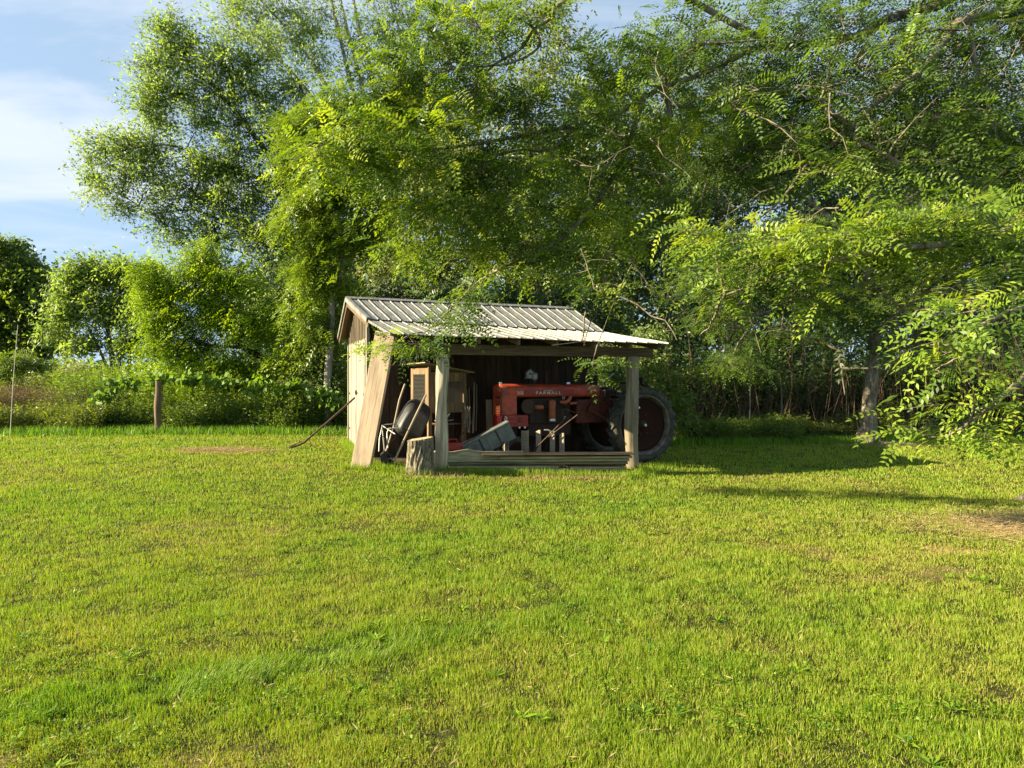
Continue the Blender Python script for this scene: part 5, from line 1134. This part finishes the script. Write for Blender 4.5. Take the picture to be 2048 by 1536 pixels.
# the branch hanging in front of the roof
c.leaf = COMP(.34, .062, .022, 7, droop=.28, jit=.05, along=.65, hang=.10, gap=.14)
for px, py, D, n, rx, ry in ((990, 540, 9.2, 6, 45, 25), (950, 570, 9.6, 7, 40, 22), (905, 590, 9.9, 7, 38, 20), (930, 625, 10.2, 7, 34, 18), (880, 650, 10.5, 7, 38, 18), (800, 685, 10.8, 6, 44, 18), (850, 690, 10.8, 8, 44, 16), (760, 690, 10.9, 2, 24, 12), (1215, 500, 8.9, 6, 30, 30), (1190, 570, 9.5, 7, 28, 28), (1185, 735, 10.6, 3, 16, 16), (1255, 470, 8.6, 5, 30, 20), (1060, 540, 9.0, 5, 40, 22)):
    near(px, py, D, rx, ry, .25, max(2, int(n * .55)), tintb=.10, spread=.17, k=3, tw=4, limb_r=.012)
c.leaf = COMP(.29, .052, .020, 7, droop=.28, jit=.05, along=.65, hang=.10, gap=.14)
# right middle: sunlit band put into a lighter leaf tint, darker tint below
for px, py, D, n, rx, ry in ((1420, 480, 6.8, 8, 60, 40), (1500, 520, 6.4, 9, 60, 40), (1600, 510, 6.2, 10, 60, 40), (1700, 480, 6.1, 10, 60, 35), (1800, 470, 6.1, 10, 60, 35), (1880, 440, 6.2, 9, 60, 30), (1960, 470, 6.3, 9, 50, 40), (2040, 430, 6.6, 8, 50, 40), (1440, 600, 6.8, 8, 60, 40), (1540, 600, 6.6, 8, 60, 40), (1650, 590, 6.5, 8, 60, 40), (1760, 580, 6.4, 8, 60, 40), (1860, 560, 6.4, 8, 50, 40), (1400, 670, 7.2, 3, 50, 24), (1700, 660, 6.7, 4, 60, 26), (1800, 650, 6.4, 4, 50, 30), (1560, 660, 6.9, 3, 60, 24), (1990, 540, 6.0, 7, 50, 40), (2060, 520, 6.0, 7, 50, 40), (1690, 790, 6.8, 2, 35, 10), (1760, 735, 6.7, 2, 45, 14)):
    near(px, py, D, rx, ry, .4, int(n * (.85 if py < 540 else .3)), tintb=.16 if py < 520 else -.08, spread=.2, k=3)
# right lower, close big sprays
for px, py, D, n, rx, ry in ((1960, 600, 4.9, 4, 50, 20), (2040, 590, 4.9, 4, 40, 20), (1900, 650, 4.8, 3, 30, 14), (1990, 650, 4.9, 4, 40, 20), (1860, 690, 4.9, 3, 30, 14), (1930, 710, 4.9, 4, 40, 20), (2020, 700, 5.0, 5, 40, 30), (1870, 740, 5.0, 4, 30, 20), (1940, 770, 5.1, 5, 40, 25), (2030, 780, 5.2, 5, 40, 30), (1900, 810, 5.2, 5, 40, 22), (1980, 840, 5.3, 4, 35, 18), (1840, 862, 5.3, 3, 34, 8), (1905, 858, 5.3, 3, 30, 8), (2040, 835, 5.3, 3, 30, 14), (1860, 620, 5.2, 2, 24, 14)):
    near(px, py, D, rx, ry, .22, max(1, int(n * .38)), tintb=.12, spread=.12, k=3, tw=4, limb_r=.009, subr=.005)
# bare twigs and dead sprigs
for i in range(110):
    px = c.rng.uniform(1150, 2048); py = c.rng.uniform(40, 640); D = c.rng.uniform(7, 9); a = W(px, py, D) - nb; b_ = a + c.rng.normal(0, .35, 3) + [0, 0, -.2]
    P = bez(a, b_, c.rng, 6, .2); c.wood.add(P, np.linspace(.010, .003, 6), 4)
    for j in range(3): q = P[c.rng.integers(1, 5)]; c.wood.add(bez(q, q + c.rng.normal(0, .16, 3), c.rng, 4, .2), np.linspace(.005, .002, 4), 3)
finish(c, 'locust_tree', 'big near locust tree whose thick limbs arch in from the right edge over the lawn', 'tree', M['barklight'], M['lf_locust'])

# ------------------------------------------------------------------ undergrowth
def weeds(name, n, xf, hf, lf, label, cat, seed, L=.10, Wd=.035, leaves=14, lean=.18, kind='stuff', tb=.5, stems=None):
    """upright weeds: xf(rng,n) gives x, y; hf(x, y) the height"""
    rng = np.random.default_rng(seed); x, y = xf(rng, n); h = hf(x, y) * rng.uniform(.6, 1.15, n); z = G(x, y) - .03
    ax = rng.normal(0, lean, n); ay = rng.normal(0, lean, n); lv = Leaves()
    B = np.stack([x, y, z], 1); Tt = B + np.stack([ax * h, ay * h, h], 1)
    side = unit(np.stack([rng.normal(0, 1, n), rng.normal(0, 1, n), np.zeros(n)], 1)); r = (.003 + .004 * h)[:, None]
    # stem as a thin folded blade
    V = np.stack([B - side * r, B + side * r, Tt + side * r * .3, Tt - side * r * .3], 1).reshape(-1, 3); lv.V.append(V); lv.T.append(np.full(len(V), .3))
    tt = rng.normal(tb, .16, n)
    for k in range(leaves):
        t = rng.uniform(.12, 1.02, n) ** .8; p = B + (Tt - B) * t[:, None]; a = rng.uniform(0, 2 * PI, n)
        d = np.stack([np.cos(a), np.sin(a), rng.uniform(-.2, .8, n)], 1); p = p + d * rng.uniform(0, .1, (n, 1)) * h[:, None]
        lv.rhomb(p, d, rng.normal(0, .5, (n, 3)) + [-.3, -.15, .8], L * rng.uniform(.6, 1.3, n), Wd * rng.uniform(.7, 1.3, n), np.clip(tt + rng.normal(0, .12, n), 0, 1))
    return props(lv.build(name, lf, None), label, cat, kind=kind)
def strip(px0, px1, D0, D1):
    def f(rng, n):
        D = rng.uniform(D0, D1, n); px = rng.uniform(px0, px1, n); D = D + .35 * np.sin(px * .03) + .2 * np.sin(px * .011); return (px - 1024) / FPX * D, D
    return f
weeds('weeds', 5200, strip(120, 700, 19.3, 22.5), lambda x, y: .30 + .55 * smooth((y - 19) / 2.2) + .9 * fbm(x * .7, y * .7, 3, 3), M['lf_mid'], 'tall green weeds growing along the lawn edge left of the shed', 'weeds', 1, L=.11, Wd=.03)
weeds('nettles', 3600, strip(120, 700, 20.8, 23.4), lambda x, y: 1.0 + 1.0 * fbm(x * .6, y * .6, 3, 13), M['lf_yellow'], 'lighter tall weeds crowding behind the vine wire', 'weeds', 2, L=.12, Wd=.035, tb=.25)
weeds('meadow_weeds', 3400, strip(-160, 200, 18.6, 24), lambda x, y: .25 + .35 * smooth((y - 18.5) / 3) + .75 * fbm(x * .6, y * .6, 3, 23), M['lf_olive'], 'low olive weeds in front of the dry brush at the far left', 'weeds', 3, L=.10, Wd=.028)
weeds('field_weeds', 4200, strip(-300, 760, 24, 38), lambda x, y: .7 + .9 * fbm(x * .3, y * .3, 3, 33), M['lf_olive'], 'rough overgrown meadow beyond the vine wire', 'weeds', 4, L=.22, Wd=.07)
weeds('dry_brush', 3000, strip(-60, 190, 20.0, 22.5), lambda x, y: .7 + .7 * fbm(x * .8, y * .8, 3, 43), M['lf_brown'], 'tangle of dry brown stalks at the far left', 'dry brush', 5, L=.16, Wd=.008, lean=.42, leaves=9)
weeds('wood_edge_weeds', 3000, strip(1335, 1600, 19.6, 21.5), lambda x, y: .18 + .8 * fbm(x * .8, y * .8, 3, 53) ** 1.6, M['lf_mid'], 'low green weeds along the wood edge right of the tractor', 'weeds', 6, L=.09, Wd=.03)
weeds('wood_brush', 1500, strip(1335, 1800, 20.8, 22.0), lambda x, y: .25 + 1.2 * fbm(x * .9, y * .9, 3, 93) ** 1.8, M['lf_olive'], 'leggy olive brush mixed with the dead canes at the wood edge', 'brush', 9, L=.085, Wd=.03, leaves=20, lean=.25)
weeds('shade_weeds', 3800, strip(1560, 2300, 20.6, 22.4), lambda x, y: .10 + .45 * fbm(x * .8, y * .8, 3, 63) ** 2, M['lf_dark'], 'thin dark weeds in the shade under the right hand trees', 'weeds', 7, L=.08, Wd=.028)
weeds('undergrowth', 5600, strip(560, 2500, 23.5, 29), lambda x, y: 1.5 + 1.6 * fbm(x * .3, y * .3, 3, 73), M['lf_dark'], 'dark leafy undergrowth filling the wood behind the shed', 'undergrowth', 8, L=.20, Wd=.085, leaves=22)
# dead canes standing in the wood
cr_ = Tubes(); r2 = np.random.default_rng(31)
for i in range(430):
    px = r2.uniform(1330, 2100); D = r2.uniform(20.6, 23.5); x = (px - 1024) / FPX * D; h = r2.uniform(1.0, 3.4); ln = r2.normal(0, .2, 2)
    p0 = np.array([x, D, g(x, D)]); p1 = p0 + [ln[0] * h, ln[1] * h, h]; cr_.add(bez(p0, p1, r2, 5, .04), np.linspace(.010, .004, 5), 4)
    for k in range(2):
        q = p0 + (p1 - p0) * r2.uniform(.4, .95); cr_.add(np.array([q, q + [r2.normal(0, .2), r2.normal(0, .2), r2.uniform(.0, .35)]]), np.array([.005, .002]), 3)
props(cr_.build('dead_canes', M['cane'], None), 'thicket of reddish brown dead canes standing under the trees at the right', 'canes', kind='stuff')
# a few taller single saplings' stems in the wood
for i, (px, D, h, lab) in enumerate(((1497, 20.9, 2.6, 'thin straight pale sapling stem among the dead canes'), (1560, 21.3, 2.3, 'short leaning sapling stem right of the pale one'), (1235, 22.5, 4.5, 'dark vine wrapped stem just right of the shed roof'))):
    c = Crown(600 + i, SIMPLE(.10, .045, jit=.08), base(px, D)); b0 = base(px, D)
    c.limb([b0, b0 + [.05, 0, h * .5], b0 + [-.06, 0, h]], .028 if i < 2 else .06, .012, 6)
    for k in range(3): c.blob(b0 + [c.rng.normal(0, .3), 0, h * (.7 + .15 * k)], (.5, .4, .3), 4, tw=4, k=6, spread=.2, limb_r=.012, subr=.006)
    finish(c, 'sapling', lab, 'sapling', M['barkgrey'] if i < 2 else M['barkdark'], M['lf_mid'])
# shrubs
def shrub(name, label, seed, leaf, mat, blobs, D, bpx, bark='bark', **k):
    c = Crown(seed, leaf, base(bpx, D)); b0 = base(bpx, D)
    for px, py, rx, ry, n in blobs:
        top = W(px, py, D); st = b0 + [(top[0] - b0[0]) * .35, c.rng.normal(0, .1), 0]; c.limb([st, (st + top) / 2 + [0, 0, .1], top], .03, .012, 5, 2); pb_(c, px, py, D, rx, ry, .7, n, **dict(dict(tw=6, k=9, spread=.26, limb_r=.015, subr=.008), **k))
    finish(c, name, label, 'shrub', M[bark], mat)
shrub('feathery_bush', 'pale feathery bush below the airy tree at the left', 701, SIMPLE(.10, .022, jit=.08), M['lf_pale'], ((100, 765, 40, 28, 40), (150, 750, 45, 26, 50), (205, 765, 35, 28, 40), (130, 800, 60, 25, 40)), 26, 150, k=14)
shrub('sumac_bush', 'green bush with long compound leaves at the left photo edge', 702, COMP(.30, .10, .035, 5, droop=.4, jit=.06), M['lf_mid'], ((10, 735, 40, 30, 12), (50, 725, 30, 22, 8), (20, 775, 50, 25, 10)), 23, 25, k=4)
shrub('hedge_shrub', 'dense green shrub pressed against the left side of the shed', 703, SIMPLE(.10, .045, jit=.07), M['lf_mid'], ((650, 680, 45, 45, 40), (610, 740, 50, 40, 40), (660, 760, 40, 45, 40), (620, 810, 60, 40, 40), (672, 830, 30, 40, 30), (560, 800, 45, 35, 26), (680, 640, 30, 40, 20)), 20.5, 640)
shrub('dark_shrub', 'dark shrub standing behind the shed roof ridge', 704, SIMPLE(.12, .055, jit=.08), M['lf_dark'], ((780, 590, 70, 40, 34), (900, 600, 70, 40, 34), (1020, 600, 70, 40, 34), (1120, 610, 60, 40, 30), (1210, 640, 50, 50, 30)), 21.5, 980)
shrub('wood_shrub', 'leafy green shrub behind the tractor seat and steering wheel', 705, SIMPLE(.09, .045, jit=.07), M['lf_mid'], ((1225, 745, 35, 35, 30), (1290, 730, 40, 40, 34), (1240, 800, 40, 40, 24), (1340, 780, 40, 50, 26), (1370, 830, 35, 40, 24), (1300, 680, 35, 25, 18)), 19.2, 1290)
shrub('ground_bush', 'small pale bush at the wood edge near the right photo edge', 706, SIMPLE(.07, .025, jit=.06), M['lf_pale'], ((1965, 878, 22, 18, 12), (1950, 892, 26, 10, 8)), 19.4, 1960, spread=.14)
shrub('ground_bush', 'low green shrub close to the mottled locust trunk on its right', 707, SIMPLE(.08, .035, jit=.06), M['lf_mid'], ((1850, 860, 40, 20, 12), (1920, 850, 30, 20, 10)), 20.4, 1880, spread=.16)
# vine on a wire between posts
fp = base(315, 18.75); vp = thing('trellis_post', 'weathered grey wooden post carrying the vine wire at the lawn edge', 'post', tuple(fp))
m = MB(); log(m, 0, 0, -.1, 1.36, .085, .08, 12, (.02, 0), n=16, rings=16, bump=.01); m.build('post', M['frame'], vp)
m = MB(); m.tube([tuple(W(150, 762, 19.9) - fp), tuple(W(315, 764, 19.35) - fp), tuple(W(480, 763, 19.5) - fp), tuple(W(690, 762, 19.6) - fp)], .003, 4); m.build('vine_wire', M['wire'], vp)
c = Crown(710, SIMPLE(.15, .14, jit=.06, hang=.5), base(330, 19.3)); b0 = base(330, 19.3)
c.limb([b0, b0 + [-.05, -.03, .8], W(318, 764, 19.25), W(250, 762, 19.6), W(200, 775, 19.8)], .02, .008, 6); c.limb(PL((318, 764, 19.25), (420, 758, 19.4), (520, 764, 19.5), (640, 770, 19.6)), .015, .008, 5)
for px, py, rx, ry, n in ((215, 780, 14, 18, 5), (260, 765, 24, 9, 6), (320, 758, 30, 10, 8), (380, 760, 34, 12, 8), (440, 765, 34, 12, 8), (510, 770, 34, 12, 8), (580, 775, 34, 14, 8), (640, 790, 28, 18, 6), (210, 800, 10, 10, 3), (665, 800, 20, 16, 5)):
    pb_(c, px, py, 19.3, rx, ry, .12, n, tw=4, k=4, spread=.13, limb_r=.006, subr=.004)
finish(c, 'grape_vine', 'light green big leaved vine trained along the wire across the left lawn edge', 'vine', M['bark'], M['lf_vine'])
# thin rod at the far left
q0, q1 = W(20, 870, 17.5), W(36, 650, 17.5)
rp = thing('marker_rod', 'tall thin pale rod standing in the weeds at the far left', 'rod', (q0[0], q0[1], g(q0[0], q0[1])))
m = MB(); d_ = Vector(q1) - Vector((q0[0], q0[1], g(q0[0], q0[1]))); m.tube([(0, 0, 0), d_ * .5 + Vector((-.02, 0, 0)), d_], [.009, .008, .005], 6); m.build('rod', M['fiberglass'], rp)
# fallen sticks at the wood edge
for i, (a_, b_, r_, lab) in enumerate((((1615, 876, 20.2), (1700, 873, 20.0), .022, 'bare stick lying in the grass left of the mottled trunk'), ((1768, 886, 19.2), (1832, 892, 18.9), .035, 'peeled pale log lying right of the mottled trunk'))):
    p, q = Vector(W(*a_)), Vector(W(*b_)); p.z = g(p.x, p.y) + .04; q.z = g(q.x, q.y) + .04
    m = MB(); m.tube([p, p.lerp(q, .5) + Vector((0, .02, .015)), q], [r_, r_ * 1.1, r_ * .7], 8); m.build('fallen_branch', M['stake'], None, lab, 0, 'branch')

# ------------------------------------------------------------------ lawn details
def scatter_tufts(name, pts, n, H, label, cat, mat, seed, sp=.12, tb=.7, wd=.006):
    rng = np.random.default_rng(seed); P = np.array(pts)[rng.integers(0, len(pts), n)]; X = P[:, 0] + rng.normal(0, sp, n); Y = P[:, 1] + rng.normal(0, sp, n)
    me = blades(name, X, Y, H * rng.uniform(.4, 1.1, n), np.full(n, wd), np.clip(rng.normal(tb, .15, n), 0, 1), None, .45, rng)
    return props(link(name, me, mat), label, cat, kind='stuff')
line = lambda a, b, n: [tuple(np.array(a) + (np.array(b) - np.array(a)) * t) for t in np.linspace(0, 1, n)]
P_ = line((-3.0, 12.75), (-2.2, 12.8), 10) + line((-2.3, 12.7), (-1.5, 12.55), 10) + line((-1.5, 12.9), (2.2, 13.1), 60) + line((2.2, 13.1), (2.9, 14.0), 14) + line(tuple(S(-1.12, 1.7))[:2], tuple(S(-1.12, 4.7))[:2], 40) + line((2.5, 14.2), (3.4, 14.6), 12) + [(-2.25, 12.9), (-2.4, 13.1), (-2.1, 13.2)] * 6
scatter_tufts('long_grass', P_, 9000, .17, 'longer unmown grass round the shed posts, plank and board stack', 'grass', M['grass'], 5, .09, .62, .007)
P_ = line((-1.9, 12.6), (-.9, 12.75), 20) + line((.3, 12.85), (2.0, 13.0), 40)
scatter_tufts('dry_grass', P_, 2600, .08, 'dry yellow brown grass at the foot of the stump and boards', 'grass', M['straw'], 6, .10, .4, .008)
P_ = line((-13, 18.4), (-4.2, 19.2), 60) + line((4, 19.0), (14.5, 20.2), 60)
scatter_tufts('edge_grass', P_, 16000, .26, 'ragged longer grass where the lawn meets the thicket', 'grass', M['grass'], 8, .35, .85, .016)
# clover and broad leaved weeds in the turf
rng = np.random.default_rng(77); n = 5000; u = rng.random(n); Y = 2.8 * (13 / 2.8) ** u; X = (rng.random(n) * 2 - 1) * Y * .75
ok = fbm(X * 1.1 + 5, Y * 1.1, 3, 88) > .52; X, Y = X[ok], Y[ok]; lv = Leaves()
for k in range(7):
    a = rng.uniform(0, 2 * PI, len(X)); d = np.stack([np.cos(a), np.sin(a), rng.uniform(.1, .5, len(X))], 1); r_ = rng.uniform(0, .035, (len(X), 1))
    C = np.stack([X, Y, G(X, Y) + rng.uniform(.012, .04, len(X))], 1) + d * r_
    lv.rhomb(C, d, rng.normal(0, .3, (len(X), 3)) + [-.2, 0, 1], rng.uniform(.010, .022, len(X)), rng.uniform(.008, .015, len(X)), np.clip(rng.normal(.8, .15, len(X)), 0, 1))
props(lv.build('clover', M['grass'], None), 'clover and small broad leaved weeds in the lawn', 'clover', kind='stuff')
# dry needles and straw under the near locust, and scattered in the turf
rng = np.random.default_rng(78)
def straw(name, cx, cy, sx, sy, n, label):
    X = cx + rng.normal(0, sx, n); Y = cy + rng.normal(0, sy, n); a = rng.normal(.3, 1.0, n); lv = Leaves()
    C = np.stack([X, Y, G(X, Y) + rng.uniform(.006, .045, n)], 1)
    lv.rhomb(C, np.stack([np.cos(a), np.sin(a), rng.normal(0, .15, n)], 1), rng.normal(0, .3, (n, 3)) + [0, 0, 1], rng.uniform(.06, .18, n), rng.uniform(.004, .008, n), np.clip(rng.normal(.55, .25, n), 0, 1))
    props(lv.build(name, M['straw'], None), label, 'straw', kind='stuff')
straw('dry_straw', 6.8, 8.5, .95, .7, 16000, 'matted dry straw spread under the near locust at the right edge')
straw('needle_litter', 9.7, 19.2, .75, .35, 5000, 'dry brown litter round the foot of the mottled trunk')
straw('mown_heap', -6.05, 15.0, .55, .25, 2600, 'small flattened heap of brown cuttings on the lawn left of the shed')
print('leaves', LEAFCOUNT)

# dead bits and fallen leaves lying in the turf, and flat rosettes of broad leaved weeds
rng = np.random.default_rng(79); n = 1500; u = rng.random(n); Y = 2.8 * (12 / 2.8) ** u; X = (rng.random(n) * 2 - 1) * Y * .75; a = rng.uniform(0, PI, n); lv = Leaves()
lv.rhomb(np.stack([X, Y, G(X, Y) + rng.uniform(.01, .04, n)], 1), np.stack([np.cos(a), np.sin(a), rng.normal(0, .2, n)], 1), rng.normal(0, .4, (n, 3)) + [0, 0, 1], rng.uniform(.02, .07, n), rng.uniform(.003, .008, n), np.clip(rng.normal(.5, .25, n), 0, 1))
props(lv.build('thatch', M['straw'], None), 'dry clippings and dead blades lying in the lawn', 'clippings', kind='stuff')
n = 60; u = rng.random(n); Y = 2.9 * (11 / 2.9) ** u; X = (rng.random(n) * 2 - 1) * Y * .75; lv = Leaves()
for k in range(9):
    a = 2 * PI * k / 9 + rng.normal(0, .25, n); d = np.stack([np.cos(a), np.sin(a), rng.uniform(.15, .6, n)], 1)
    lv.rhomb(np.stack([X, Y, G(X, Y) + .012], 1), d, rng.normal(0, .25, (n, 3)) + [-.2, 0, 1], rng.uniform(.05, .10, n), rng.uniform(.014, .026, n), np.clip(rng.normal(.75, .12, n), 0, 1))
props(lv.build('weed_rosettes', M['grass'], None), 'flat rosettes of broad leaved weeds here and there in the lawn', 'weeds', kind='stuff')
# low tree line on the horizon beyond the meadow
c = Crown(401, SIMPLE(.9, .5, jit=.8)); r2 = np.random.default_rng(17)
for i in range(70):
    px = r2.uniform(-500, 760); D = r2.uniform(95, 110); c.blob(W(px, r2.uniform(748, 775), D), (6, 3, 1.6), 8, tw=4, k=10, spread=1.5, limb=False, root=W(px, 765, D), subr=.02)
props(c.leaves.build('distant_trees', M['lf_mid'], None), 'low distant tree line beyond the meadow at the left', 'wood', kind='stuff')
